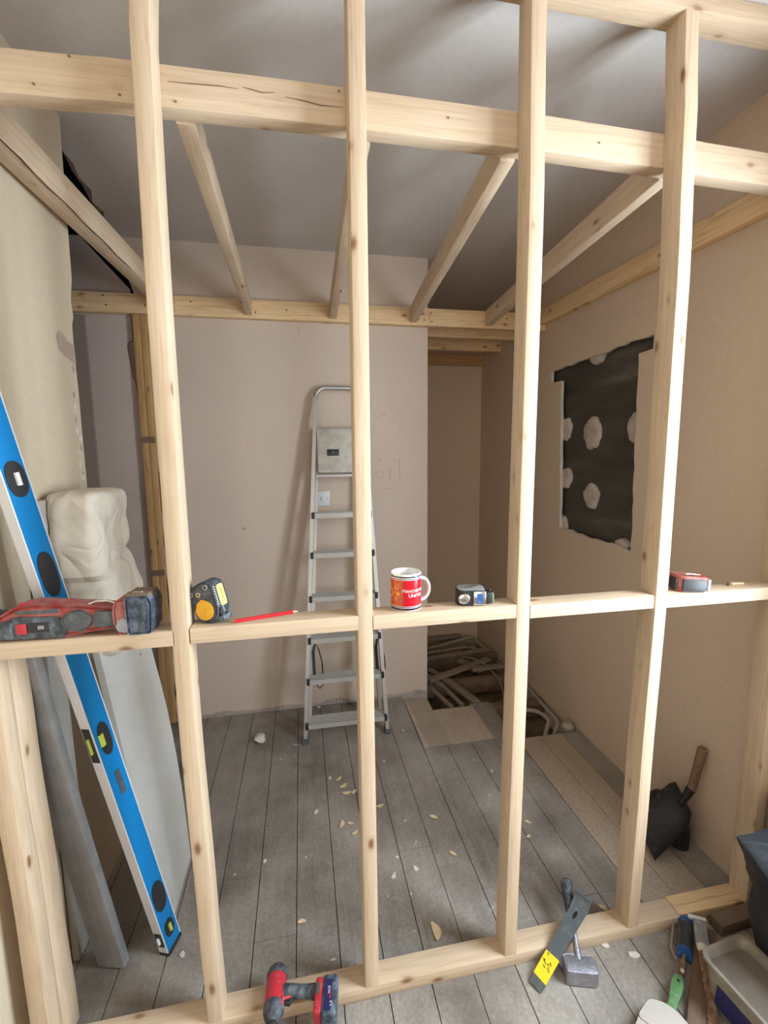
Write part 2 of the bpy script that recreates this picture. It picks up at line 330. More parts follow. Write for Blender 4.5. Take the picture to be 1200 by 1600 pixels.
def prism(bm, pts, z0, z1, mtx=None, bev=0.0, mi=0, seg=2):
    """2D outline extruded along local Z, with softened rims"""
    c = V((sum(p[0] for p in pts) / len(pts), sum(p[1] for p in pts) / len(pts)))
    def ring(z, ins):
        o = []
        n = len(pts)
        for i in range(n):
            p = V(pts[i]); a = (V(pts[i]) - V(pts[i - 1])); b = (V(pts[(i + 1) % n]) - V(pts[i]))
            na = V((a.y, -a.x)).normalized() if a.length > 1e-9 else V((0, 0)); nb = V((b.y, -b.x)).normalized() if b.length > 1e-9 else V((0, 0))
            nn = (na + nb); nn = nn.normalized() if nn.length > 1e-6 else na
            q = p - nn * ins * sgn
            o.append((mtx or Matrix()) @ V((q.x, q.y, z)))
        return o
    area2 = sum(pts[i - 1][0] * pts[i][1] - pts[i][0] * pts[i - 1][1] for i in range(len(pts)))
    sgn = 1 if area2 > 0 else -1
    rings = []
    if bev:
        for k in range(seg + 1):
            a = PI / 2 * k / seg; rings.append(ring(z0 + bev * (1 - math.sin(a)), bev * (1 - math.cos(PI / 2 - a)) if 0 else bev * (1 - math.sin(a))))
        rings[0] = ring(z0, bev); 
        r2 = []
        for k in range(seg + 1):
            a = PI / 2 * k / seg; r2.append(ring(z1 - bev * (1 - math.cos(a)) , bev * (1 - math.cos(a)) ))
        r2[-1] = ring(z1, bev); rings += r2
    else: rings = [ring(z0, 0), ring(z1, 0)]
    return loft(bm, rings, mi=mi)
def panel(name, outer, holes, o, ux, uy, thick, mats, sides=0):
    """flat sheet: 2D outline with holes, on the plane o + a*ux + b*uy, with real thickness against the normal ux x uy"""
    ux, uy, o = V(ux), V(uy), V(o); nrm = ux.cross(uy).normalized()
    loops = [outer] + list(holes); flat = [p for l in loops for p in l]
    tris = tessellate_polygon([[V((p[0], p[1], 0)) for p in l] for l in loops])
    bm = bmesh.new()
    F = [bm.verts.new(o + ux * p[0] + uy * p[1]) for p in flat]
    K = [bm.verts.new(o + ux * p[0] + uy * p[1] - nrm * thick) for p in flat]
    for tr in tris:
        try:
            bm.faces.new([F[i] for i in tr]); bm.faces.new([K[i] for i in tr[::-1]])
        except ValueError: pass
    k = 0
    for l in loops:
        n = len(l)
        for i in range(n):
            a, b = k + i, k + (i + 1) % n
            f = bm.faces.new((F[a], F[b], K[b], K[a])); f.material_index = sides
        k += n
    return mesh_obj(name, bm, mats)
def rag(a, b, n, amp, seed=1):
    """ragged line of points from a to b, without b"""
    rnd = random.Random(seed); a, b = V(a), V(b); d = b - a; nn = V((-d.y, d.x)).normalized(); out = []
    for i in range(n):
        t = (i + (rnd.uniform(-0.3, 0.3) if i else 0)) / n; p = a + d * t + (nn * rnd.uniform(-amp, amp) if i else V((0, 0))); out.append((p.x, p.y))
    return out
def text_mesh(s, size, extrude=0.0002, align='LEFT'):
    cu = bpy.data.curves.new('lettering', 'FONT'); cu.body = s; cu.size = size; cu.extrude = extrude; cu.align_x = align; cu.resolution_u = 3
    o = bpy.data.objects.new('lettering', cu); COL.objects.link(o)
    dg = bpy.context.evaluated_depsgraph_get(); dg.update(); me = bpy.data.meshes.new_from_object(o.evaluated_get(dg))
    bpy.data.objects.remove(o); bpy.data.curves.remove(cu); bm = bmesh.new(); bm.from_mesh(me); bpy.data.meshes.remove(me)
    return bm
def xf(bm, m):
    bmesh.ops.transform(bm, matrix=m, verts=bm.verts); return bm

# timber: rounded-edge softwood length with its own X axis along the grain
def timber(name, label, P0, P1, z, w, h, mat='pine', bow=(), cat='timber', group=None, parent=None, tap=0.0, seed=0):
    P0, P1 = V(P0), V(P1); L = (P1 - P0).length
    m = frame((P0 + P1) / 2, P1 - P0, z); inv = m.inverted().to_3x3()
    r = min(0.003, w * 0.12, h * 0.12); sec = []
    for sx, sy, a0 in ((1, 1, 0), (-1, 1, 90), (-1, -1, 180), (1, -1, 270)):
        for a in (0, 45, 90):
            t = math.radians(a0 + a); sec.append((sx * (w / 2 - r) + r * math.cos(t), sy * (h / 2 - r) + r * math.sin(t)))
    n = 2 if not bow else 25; rings = []
    def bowat(t):
        if not bow: return V((0, 0, 0))
        pts = sorted(bow)
        if t <= pts[0][0]: return V(pts[0][1])
        for (ta, a), (tb, b) in zip(pts[:-1], pts[1:]):
            if t <= tb:
                u = (t - ta) / (tb - ta); u = u * u * (3 - 2 * u); return V(a) * (1 - u) + V(b) * u
        return V(pts[-1][1])
    rnd = random.Random(seed + len(name) + int(L * 1000))
    for i in range(n):
        t = i / (n - 1); off = inv @ bowat(t)
        rings.append([V((-L / 2 + L * t, y, zz)) + off for y, zz in sec])
    o = mesh_obj(name, loft(bmesh.new(), rings), mat, mtx=m, smooth=True)
    if parent is None: tag(o, label, cat, group)
    else:
        o.parent = parent; o.matrix_parent_inverse = parent.matrix_world.inverted()
    return o
def screws(parent, pts, nrm, r=0.004, mat='blackpl'):
    inv = parent.matrix_world.inverted()
    for p in pts:
        bm = bmesh.new(); m = frame(V(p), nrm, (0, 0.01, 1))
        prism(bm, [(r * math.cos(a), r * math.sin(a)) for a in [2 * PI * k / 8 for k in range(8)]], 0, 0.0012, inv @ m @ Matrix.Rotation(PI / 2, 4, 'Y'))
        mesh_obj('screw', bm, mat, parent)

# ================================================================== SETTING
XL, XR, YB, YR, XC, HC = -0.823, 1.364, 1.529, 2.44, 0.652, 2.606
YN = -3.4   # near end of the room, behind the camera
# --- right wall: plasterboard with an opened patch and, nearer, a window opening
patch = [(1.404, 1.915)] + rag((1.404, 1.915), (1.404, 1.98), 2, 0.0, 1)[1:] + [(1.404, 1.980)] + rag((1.404, 1.980), (0.63, 1.995), 16, 0.006, 3)[1:] + [(0.63, 1.995), (0.63, 1.935), (0.712, 1.932)] \
    + rag((0.712, 1.932), (0.688, 1.062), 18, 0.004, 4)[1:] + [(0.688, 1.062)] + rag((0.688, 1.062), (1.262, 1.085), 12, 0.008, 5)[1:] + [(1.262, 1.085)] + rag((1.262, 1.085), (1.300, 1.912), 18, 0.005, 6)[1:] + [(1.300, 1.912)]
win = [(-0.26, 0.76), (-0.26, 2.14), (-1.06, 2.14), (-1.06, 0.76)]
def wall_panel(name, outer, holes, axis, at, thick, mats):
    """axis 'X': plane x = at, coordinates (y, z); axis 'Y': plane y = at, coordinates (x, z); axis 'Z': coordinates (x, y). thick grows along +axis"""
    ux, uy, d = {'X': ((0, 1, 0), (0, 0, 1), (1, 0, 0)), 'Y': ((1, 0, 0), (0, 0, 1), (0, 1, 0)), 'Z': ((1, 0, 0), (0, 1, 0), (0, 0, 1))}[axis]
    o = V(d) * at; n = V(ux).cross(V(uy)); s = n.dot(V(d))
    return struct(panel(name, outer, holes, o, ux, uy, -thick * s, mats, 1))
wall_panel('wall_right', [(YN, -0.26), (YR, -0.26), (YR, HC + 0.02), (YN, HC + 0.02)], [patch, win], 'X', XR, 0.018, ['wall_right', 'gypsum'])
blk = wall_panel('wall_blockwork', [(YN, -0.26), (YR + 0.1, -0.26), (YR + 0.1, HC + 0.02), (YN, HC + 0.02)], [win], 'X', XR + 0.04, 0.10, ['block', 'block'])
def blob(name, pts_c, ry, rz, thick, seed, mat, parent, xx):
    rnd = random.Random(seed); n = 22; bm = bmesh.new(); rings = []
    jit = [1 + 0.16 * mnoise.noise(V((math.cos(2 * PI * k / n) * 2, math.sin(2 * PI * k / n) * 2, seed * 3.1))) + rnd.uniform(-0.07, 0.07) for k in range(n)]
    for f, d in ((1.0, 0.0), (0.97, 0.5), (0.86, 0.85), (0.5, 1.0), (0.15, 0.97)):
        rings.append([V((xx - thick * d + rnd.uniform(-0.001, 0.001), pts_c[0] + ry * f * jit[k] * math.cos(2 * PI * k / n), pts_c[1] + rz * f * jit[k] * math.sin(2 * PI * k / n))) for k in range(n)])
    loft(bm, rings); return mesh_obj(name, bm, mat, parent, smooth=True)
XB_ = XR + 0.04
for i, (y, z, ry, rz) in enumerate(((1.047, 1.61, 0.068, 0.083), (1.032, 1.285, 0.058, 0.066), (1.285, 1.645, 0.05, 0.066), (1.262, 1.368, 0.05, 0.06), (0.735, 1.615, 0.05, 0.078), (1.03, 2.0, 0.06, 0.05), (1.285, 1.09, 0.055, 0.06), (0.78, 1.075, 0.05, 0.03))):
    blob('plaster_dab', (y, z), ry, rz, 0.022, i + 1, 'dab', blk, XB_)
# --- chimney-breast wall across the back, with the recess to its right
bw = [(-0.838, -0.02), (XC, -0.26), (XC, HC + 0.02)] + [(-0.98, HC + 0.02)] + rag((-0.98, HC), (-0.895, 2.33), 7, 0.012, 8)[1:] + [(-0.895, 2.32), (-0.845, 2.30)] + rag((-0.845, 2.28), (-0.84, 0.0), 26, 0.005, 9)[1:]
bw[0] = (-0.838, -0.02); bw.insert(1, (-0.838, -0.03))
wb = wall_panel('wall_back', bw, [], 'Y', YB, 0.05, ['wall_back', 'gypsum'])
rm = lambda n: n
wall_panel('wall_recess_side', [(YB + 0.05, -0.26), (YR, -0.26), (YR, HC + 0.02), (YB + 0.05, HC + 0.02)], [], 'X', XC - 0.05, 0.05, ['wall_back', 'gypsum'])
wall_panel('wall_recess_back', [(XC - 0.05, -0.26), (XR + 0.02, -0.26), (XR + 0.02, HC + 0.02), (XC - 0.05, HC + 0.02)], [], 'Y', YR, 0.05, ['wall_right', 'gypsum'])
# --- left wall, ending in a broken plaster edge, and the opened alcove behind it
le = [(YN, -0.02), (0.655, -0.02)] + rag((0.655, 0.0), (0.652, 1.92), 20, 0.003, 11)[1:] + rag((0.652, 1.92), (0.672, 2.08), 6, 0.010, 12)[1:] + [(0.68, 2.1), (0.70, HC + 0.02), (YN, HC + 0.02)]
wl = wall_panel('wall_left', le, [], 'X', XL - 0.10, 0.10, ['wall_left', 'gypsum'])
def flatmark(name, pts, parent, axis, at, mat, h=0.0012):
    bm = bmesh.new()
    if axis == 'X': m = Matrix(((0, 0, 1, at), (1, 0, 0, 0), (0, 1, 0, 0), (0, 0, 0, 1)))
    elif axis == 'Y': m = Matrix(((1, 0, 0, 0), (0, 0, 1, at), (0, 1, 0, 0), (0, 0, 0, 1)))
    else: m = T(0, 0, at)
    prism(bm, pts, -h, h, m); return mesh_obj(name, bm, mat, parent)
def blobpts(cx, cy, rx, ry, seed, n=16, am=0.25):
    r = random.Random(seed)
    return [(cx + rx * (1 + r.uniform(-am, am)) * math.cos(2 * PI * k / n), cy + ry * (1 + r.uniform(-am, am)) * math.sin(2 * PI * k / n)) for k in range(n)]
flatmark('bare_plaster_patch', [(0.538, 1.885), (0.555, 1.905), (0.585, 1.900), (0.605, 1.885), (0.650, 1.880), (0.652, 1.815), (0.625, 1.825), (0.578, 1.832), (0.545, 1.848)], wl, 'X', XL, 'gypsum_dk')
rnd = random.Random(5)
for k in range(16):
    z = 1.80 - k * 0.028 + rnd.uniform(-0.008, 0.008); flatmark('plaster_chip', blobpts(0.625 + rnd.uniform(-0.012, 0.012), z, rnd.uniform(0.004, 0.012), rnd.uniform(0.006, 0.013), 40 + k, 9), wl, 'X', XL, 'gypsum' if k % 3 else 'gypsum_dk')
wall_panel('wall_alcove_side', [(0.55, -0.02), (1.55, -0.02), (1.55, 2.6), (0.55, 2.6)], [], 'X', -1.30, 0.05, ['brownboard', 'gypsum'])
ab = wall_panel('wall_alcove_back', [(-1.26, -0.02), (-0.915, -0.02)] + rag((-0.915, 0.0), (-0.915, 1.88), 18, 0.004, 14)[1:] + [(-0.925, 1.90), (-0.935, 1.92), (-0.955, 2.08), (-0.95, 2.10), (-0.925, 2.11), (-0.92, 2.36), (-1.13, 2.60), (-1.26, 2.60)], [], 'Y', 1.533, 0.014, ['mauve', 'gypsum'])
tag(mesh_obj('brown_board', B((-1.178, 1.524, 1.11), (0.086, 0.014, 2.22), bev=0.001), 'brownboard'), 'brown screw-marked board standing upright beside the mauve panel in the alcove', 'board')
wall_panel('wall_alcove_backing', [(-1.14, -0.02), (-0.84, -0.02), (-0.84, 2.2), (-1.14, 2.2)], [], 'Y', 1.56, 0.014, ['gypsum_dk', 'gypsum_dk'])
wall_panel('wall_alcove_near', [(-1.30, -0.02), (XL - 0.09, -0.02), (XL - 0.09, 2.6), (-1.30, 2.6)], [], 'Y', 0.54, 0.05, ['brownboard', 'gypsum'])
# roof void above the alcove: added near-black boxes shut out the sky light
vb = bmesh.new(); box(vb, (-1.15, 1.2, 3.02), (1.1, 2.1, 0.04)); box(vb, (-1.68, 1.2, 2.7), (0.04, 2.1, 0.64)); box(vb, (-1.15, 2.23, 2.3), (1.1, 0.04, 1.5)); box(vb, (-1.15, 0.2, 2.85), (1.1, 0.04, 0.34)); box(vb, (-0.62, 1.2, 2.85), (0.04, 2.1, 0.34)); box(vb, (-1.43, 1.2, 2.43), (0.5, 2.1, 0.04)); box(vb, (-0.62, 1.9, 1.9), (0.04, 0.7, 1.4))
struct(mesh_obj('ceiling_void_block', vb, 'void'))
# --- ceiling with its torn edge over the alcove
ce = [(XL - 0.1, YN), (XR + 0.02, YN), (XR + 0.02, YR + 0.03), (XC - 0.02, YR + 0.03), (XC - 0.02, YB + 0.03), (-0.97, YB + 0.03)] + [(-0.985, 1.50), (-0.95, 1.44), (-0.962, 1.38), (-0.925, 1.30), (-0.94, 1.22), (-0.905, 1.12), (-0.915, 1.04), (-0.895, 0.95), (-0.90, 0.86), (-0.875, 0.78), (-0.85, 0.70), (-0.84, 0.66), (XL - 0.1, 0.62)]
wall_panel('ceiling', ce, [], 'Z', HC, 0.012, ['ceiling', 'gypsum'])
c2 = [(-0.80, 0.60), (-0.80, YB + 0.02), (-1.01, YB + 0.02), (-0.985, 1.43), (-0.970, 1.33), (-0.962, 1.25), (-0.945, 1.15), (-0.940, 1.05), (-0.920, 0.94), (-0.905, 0.86), (-0.885, 0.78), (-0.850, 0.70), (-0.835, 0.60)]
wall_panel('ceiling_lath', c2, [], 'Z', HC + 0.025, 0.02, ['gypsum_dk', 'old_wood'])
# --- near end of the room behind the camera, with an opening added for the fill lamp
w2 = [(-0.30, 0.55), (1.0, 0.55), (1.0, 1.95), (-0.30, 1.95)]
wall_panel('wall_near', [(XL - 0.1, -0.02), (XR + 0.02, -0.02), (XR + 0.02, HC + 0.02), (XL - 0.1, HC + 0.02)], [w2], 'Y', YN - 0.10, 0.10, ['wall_left', 'gypsum'])
def window(n, axis, at, a0, a1, z0, z1):
    m = Matrix(((0, 0, 1, at), (1, 0, 0, 0), (0, 1, 0, 0), (0, 0, 0, 1))) if axis == 'X' else Matrix(((1, 0, 0, 0), (0, 0, 1, at), (0, 1, 0, 0), (0, 0, 0, 1)))
    bm = bmesh.new(); f = 0.045; d = 0.05
    for c, s in ((((a0 + a1) / 2, z0 + f / 2, 0), (a1 - a0, f, d)), (((a0 + a1) / 2, z1 - f / 2, 0), (a1 - a0, f, d)), ((a0 + f / 2, (z0 + z1) / 2, 0), (f, z1 - z0 - 2 * f, d)), ((a1 - f / 2, (z0 + z1) / 2, 0), (f, z1 - z0 - 2 * f, d)), (((a0 + a1) / 2, (z0 + z1) / 2, 0), (0.03, z1 - z0 - 2 * f, d))):
        box(bm, c, s, m)
    w_ = struct(mesh_obj('window_%d' % n, bm, 'white_pl'))
    g = bmesh.new(); box(g, ((a0 + a1) / 2, (z0 + z1) / 2, 0), (a1 - a0 - 2 * f, z1 - z0 - 2 * f, 0.004), m)
    return w_
window(1, 'X', XR + 0.09, -1.06, -0.26, 0.76, 2.14)
window(2, 'Y', YN - 0.06, -0.30, 1.0, 0.55, 1.95)  # unseen window added to go with the rear fill

# --- floor: boards run away from the camera; some lifted in the recess and along the right wall
seams = [-1.18, -1.05, -0.925, -0.80, -0.672, -0.543, -0.415, -0.286, -0.155, -0.024, 0.104, 0.228, 0.355, 0.484, 0.612, 0.742, 0.869, 0.994, 1.121, 1.248, 1.372]
fb = bmesh.new(); rf = random.Random(11)
def plank(x0, x1, y0, y1, mi, dz=0.0):
    g = 0.0014
    s = bmesh.new() if 0 else fb
    box(s, ((x0 + x1) / 2, (y0 + y1) / 2, -0.010 + dz), (x1 - x0 - 2 * g, y1 - y0 - 0.002, 0.020), mi=mi)
for x0, x1 in zip(seams[:-1], seams[1:]):
    cuts = [YN]
    y = YN + rf.uniform(0.4, 1.6)
    while y < 1.1: cuts.append(y); y += rf.uniform(1.3, 2.2)
    old = 0
    if x1 < 0.49: cuts = [c for c in cuts if c < 0.9 or x1 < 0.3] + [1.60]
    elif x1 < 0.62: cuts = [YN, 1.012]
    elif x1 < 0.75: cuts = [YN, 0.40, 1.012]
    elif x1 < 0.88: cuts = [YN, 0.15, 1.012]
    elif x1 < 1.0: cuts = [YN, 0.15, 1.003, 1.36]
    elif x1 < 1.13: cuts = [YN, 0.05, 0.985]
    elif x1 < 1.25: cuts = [YN, -0.4, 0.985]
    else: cuts = [YN, 0.35, 0.985]
    for a, b in zip(cuts[:-1], cuts[1:]):
        mi = 0; mid = (a + b) / 2
        if 0.48 < (x0 + x1) / 2 < 0.88 and a > 0.98: mi = 1
        if (x0 + x1) / 2 > 0.995 and (x0 + x1) / 2 < 1.25 and a > -0.5: mi = 1
        plank(x0, x1, a, b, mi, rf.uniform(-0.0008, 0.0008))
box(fb, ((0.486 + 0.878) / 2, (1.013 + 1.335) / 2, -0.010), (0.388, 0.320, 0.020), mi=1); box(fb, (0.56, 1.40, -0.010), (0.145, 0.125, 0.020), mi=1)
floor = struct(mesh_obj('floor', fb, ['floor_old', 'floor_new']))
sb = B((0.1, 0, -0.28), (3.4, 5.4, 0.03)); struct(mesh_obj('floor_subfloor', sb, 'rubble'))
sk = bmesh.new()   # black sheet added under the boards so the seams read as shaded gaps
box(sk, (-0.39, -0.925, -0.030), (1.76, 4.95, 0.006)); box(sk, (0.685, -1.04, -0.030), (0.385, 4.72, 0.006)); box(sk, (1.12, -1.215, -0.030), (0.48, 4.37, 0.006)); struct(mesh_obj('floor_shade_sheet', sk, 'void'))
# broken plaster skirting line along the foot of the back wall
rnd = random.Random(3); bm = bmesh.new()
for k in range(70):
    x = -0.83 + k * 0.0213; h = 0.012 + 0.03 * max(0, mnoise.noise(V((x * 6, 0, 0)))) + rnd.uniform(0, 0.006)
    box(bm, (x, YB - 0.004, h / 2), (0.024, 0.010, h), mi=0)
struct(mesh_obj('trim_1', bm, 'dab'))

# wall details that belong to the back wall
for pts, r in (([(0.345, 1.745), (0.338, 1.735), (0.343, 1.722), (0.357, 1.72), (0.366, 1.728)], 0), ([(0.372, 1.73), (0.385, 1.745), (0.392, 1.733), (0.402, 1.75)], 0),
               ([(0.345, 1.48), (0.36, 1.487), (0.368, 1.478), (0.357, 1.468)], 0),
               ([(0.35, 1.42), (0.338, 1.40), (0.347, 1.376), (0.37, 1.372), (0.384, 1.39), (0.378, 1.415), (0.358, 1.425)], 0),
               ([(0.425, 1.43), (0.424, 1.36)], 0), ([(0.44, 1.475), (0.478, 1.485), (0.483, 1.37)], 0), ([(0.375, 1.30), (0.40, 1.315), (0.42, 1.308), (0.45, 1.318)], 0), ([(-0.08, 2.21), (-0.08, 2.17)], 0)):
    bm = bmesh.new(); tube(bm, [(x, YB - 0.0004, z) for x, z in pts], 0.0013, 5); mesh_obj('pencil_mark', bm, 'pencilmark', wb)
flatmark('plaster_chip', blobpts(-0.416, 1.105, 0.010, 0.008, 3), wb, 'Y', YB, 'gypsum_dk')
flatmark('plaster_chip', blobpts(0.435, 1.13, 0.004, 0.004, 4), wb, 'Y', YB, 'gypsum_dk')
# light switch on the back wall
sw = thing('light_switch', 'white square wall switch seen behind the stepladder', 'switch', (0.022, YB, 1.264))
mesh_obj('faceplate', B((0, -0.005, 0), (0.086, 0.010, 0.086), bev=0.003), 'white_pl', sw, smooth=True)
mesh_obj('rocker', B((0.004, -0.012, 0.002), (0.020, 0.008, 0.024), Matrix.Rotation(0.12, 4, 'X'), bev=0.0015), 'white_pl', sw, smooth=True)
for s in (-1, 1): mesh_obj('screw', prism(bmesh.new(), blobpts(0, 0, 0.0035, 0.0035, 1, 10, 0), 0, 0.002, T(s * 0.031, -0.0095, 0) @ Matrix.Rotation(PI / 2, 4, 'X')), 'steel_dk', sw)

# ================================================================== PARTITION TIMBERS
W, D = 0.038, 0.063
def stud(label, x, z0, z1, bow=(), name='wall_stud', w=W, y0=0.0, d=D, mat='pine', group=None):
    return timber(name, label, (x + w / 2, y0 + d / 2, z0), (x + w / 2, y0 + d / 2, z1), (0, 1, 0), w, d, mat, bow, 'wall stud', group)
ZT = 2.562; ZS = 0.038
stud('pale pine stud standing between the multi-tool and the yellow and black tape measure', -0.392, ZS, ZT, [(0, (0.013, 0, 0)), (0.1, (0.006, 0, 0)), (0.35, (-0.006, 0, 0)), (0.7, (-0.008, 0, 0)), (0.9, (-0.004, 0, 0)), (1, (0.010, 0, 0))])
stud('pale pine stud in front of the stepladder, left of the red mug', 0.0353, ZS, ZT, [(0, (0.001, 0, 0)), (0.5, (-0.002, 0, 0)), (1, (0, 0, 0))])
stud('pale pine stud just right of the chrome tape measure', 0.4559, ZS, ZT, [(0, (-0.006, 0, 0)), (0.4, (0.002, 0, 0)), (0.8, (0.006, 0, 0)), (1, (-0.003, 0, 0))])
stud('brightly lit pine stud left of the small red tape measure', 0.8685, ZS, ZT, [(0, (-0.008, 0, 0)), (0.2, (0.0, 0, 0)), (0.45, (0.012, 0, 0)), (0.75, (0.011, 0, 0)), (0.9, (0.0, 0, 0)), (1, (-0.016, 0, 0))])
stud('pine end stud against the right wall, behind the black sack', 1.318, 0.0, ZT, [(0, (-0.018, 0, 0)), (0.3, (-0.012, 0, 0)), (1, (0, 0, 0))])
stud('front pine stud of the pair against the left wall', -0.802, 0.0, 1.071, [(0, (0.022, 0, 0)), (0.35, (0.018, 0, 0)), (0.8, (0.004, 0, 0)), (1, (0, 0, 0))], w=0.040, d=0.045)
stud('rear pine stud of the pair against the left wall, knotty right face', -0.802, 0.0, 1.071, [(0, (0.027, 0, 0)), (0.35, (0.018, 0, 0)), (0.8, (0.004, 0, 0)), (1, (0, 0, 0))], w=0.041, y0=0.046, d=0.068)
nog = [(XL, -0.394, 1.0725, 'pine nogging under the red and black multi-tool'), (-0.358, 0.0355, 1.0745, 'pine nogging carrying the red pencil and yellow tape measure'),
       (0.0725, 0.4565, 1.0725, 'pine nogging carrying the red mug'), (0.497, 0.873, 1.0685, 'empty pine nogging between the two right studs, nothing on it'), (0.916, 1.318, 1.0665, 'bright pine nogging carrying the small red tape measure')]
NZ = []
for x0, x1, z, lb in nog:
    timber('noggin', lb, (x0, D / 2, z + W / 2), (x1, D / 2, z + W / 2), (0, 0, 1), D, W, 'pine', cat='timber'); NZ.append(z + W)
s1 = timber('sole_plate', 'long pine sole plate on the floorboards under the studs', (-0.757, D / 2, ZS / 2), (1.05, D / 2, ZS / 2), (0, 0, 1), D, ZS, 'pine', cat='timber')
s2 = timber('sole_plate', 'short orange-tinted sole plate piece at the right wall', (1.052, D / 2 + 0.004, ZS / 2), (1.300, D / 2 + 0.004, ZS / 2), (0, 0, 1), D, ZS, 'pine_warm', cat='timber')
timber('top_plate', 'pine top plate fixed under the ceiling above the studs', (XL, D / 2, ZT + 0.0215), (XR, D / 2, ZT + 0.0215), (0, 0, 1), D, 0.043, 'pine', cat='timber')
bl = XR - XL
bb = [((x - XL) / bl, (0, 0, dz)) for x, dz in ((-0.823, -0.022), (-0.62, -0.004), (-0.42, 0.004), (-0.05, 0.008), (0.45, 0.008), (0.85, 0.003), (1.05, -0.006), (1.364, -0.014))]
bt = timber('ceiling_beam', 'large pine beam running right across behind the studs near the top', (XL, D + 0.0205, 2.287), (XR, D + 0.0205, 2.287), (0, 0, 1), 0.041, 0.083, 'pine', bb, cat='timber')
screws(bt, [(-0.53, D - 0.001, 2.322), (-0.60, D - 0.001, 2.262), (-0.44, D - 0.001, 2.262), (-0.33, D - 0.001, 2.262), (0.02, D - 0.001, 2.325), (0.28, D - 0.001, 2.300), (0.68, D - 0.001, 2.288)], (0, -1, 0), 0.0025, 'old_wood')
inv = bt.matrix_world.inverted()
for pth in ([(-0.344, 2.300), (-0.295, 2.301), (-0.236, 2.304), (-0.200, 2.303)], [(-0.19, 2.308), (-0.176, 2.306), (-0.150, 2.302), (-0.121, 2.306)], [(-0.10, 2.300), (-0.065, 2.297), (-0.02, 2.292), (0.028, 2.294)]):
    bm = bmesh.new(); tube(bm, [inv @ V((x, D - 0.0002, z)) for x, z in pth], [0.0006] + [0.0013] * (len(pth) - 2) + [0.0005], 5); mesh_obj('split', bm, 'handle_wood', bt)
# ledger on the back wall
lg = timber('wall_ledger', 'pine ledger board fixed across the back wall and over the recess', (-1.24, 1.5095, 2.279), (XR, 1.5095, 2.279), (0, 0, 1), 0.039, 0.095, 'pine_warm', cat='timber')
screws(lg, [(-1.03, 1.4895, 2.31), (-1.02, 1.4895, 2.265), (-0.84, 1.4895, 2.27), (-0.62, 1.4895, 2.30), (-0.30, 1.4895, 2.262), (0.06 - 0.20, 1.4895, 2.28), (0.62, 1.4895, 2.262), (0.585, 1.4895, 2.262), (0.66, 1.4895, 2.30), (0.665, 1.4895, 2.255), (1.12, 1.4895, 2.29)], (0, -1, 0), 0.004)
bm = bmesh.new(); inv = lg.matrix_world.inverted()
for k in range(5): tube(bm, [inv @ V((0.645 + 0.004 * math.sin(k * 2), 1.4892, 2.305 - k * 0.012)), inv @ V((0.655 + 0.004 * math.cos(k * 3), 1.4892, 2.298 - k * 0.012))], 0.0014, 5)
mesh_obj('crayon_mark', bm, 'redmark', lg)
ZJ = 2.2455
def joist(label, xa, xb, ya=0.1045, yb=1.4895, w=W, h=0.083, mat='pine', zb=0.0):
    return timber('ceiling_joist', label, (xa, ya, ZJ + h / 2), (xb, yb, ZJ + h / 2 + zb), (0, 0, 1), w, h, mat, cat='timber')
j0 = joist('pine joist running back along the left wall, split by a dark crack', -0.788, -0.728, w=0.062, mat='pine')
bm = bmesh.new(); rq = random.Random(2); tube(bm, [(-0.68 + k * 0.06, -0.031 + 0.006 * math.sin(k * 1.7) * 0.5 + 0.004, -0.0415 + 0.000) for k in range(15)], [0.0008] + [0.0022, 0.0016] * 6 + [0.0018, 0.0006], 5); mesh_obj('split', bm, 'blackpl', j0)
joist('pine joist just right of the leftmost stud, seen from below', -0.322, -0.336)
joist('pine joist mostly hidden behind the stud in front of the stepladder', 0.078, 0.107)
joist('pine joist meeting the ledger at the corner of the recess', 0.452, 0.556)
joist('pine joist ending over the middle of the recess', 0.916, 1.004)
timber('wall_ledger', 'pine ledger fixed high along the right wall', (XR - 0.019, 0.1045, 2.268), (XR - 0.019, 1.4895, 2.305), (0, 0, 1), W, 0.083, 'pine_warm', cat='timber')
for lb, y, z in (('first joist across the recess, just behind the ledger', 1.78, 2.290), ('middle joist across the recess', 2.11, 2.290)):
    timber('ceiling_joist', 'pine ' + lb, (XC, y, z), (XR, y, z), (0, 0, 1), W, 0.089, 'pine_warm', cat='timber')
timber('wall_ledger', 'dark pine ledger on the recess back wall', (XC, YR - 0.019, 2.25), (XR, YR - 0.019, 2.25), (0, 0, 1), W, 0.089, 'pine_orange', cat='timber')
# old stud at the left end of the back wall
os_ = thing('old_door_post', 'orange-brown old timber post at the left end of the back wall', 'timber', (-0.875, 1.51, 0))
timber('post_board', '', (-0.890, 1.510, 0.005), (-0.890, 1.510, 2.228), (0, 1, 0), 0.034, 0.030, 'pine_orange', parent=os_)
timber('post_board', '', (-0.857, 1.512, 0.005), (-0.857, 1.512, 2.228), (0, 1, 0), 0.030, 0.026, 'pine_orange', parent=os_)
for z in (1.600, 0.885): mesh_obj('packer', B((0.004, -0.018, z), (0.062, 0.008, 0.030)), 'old_wood', os_)

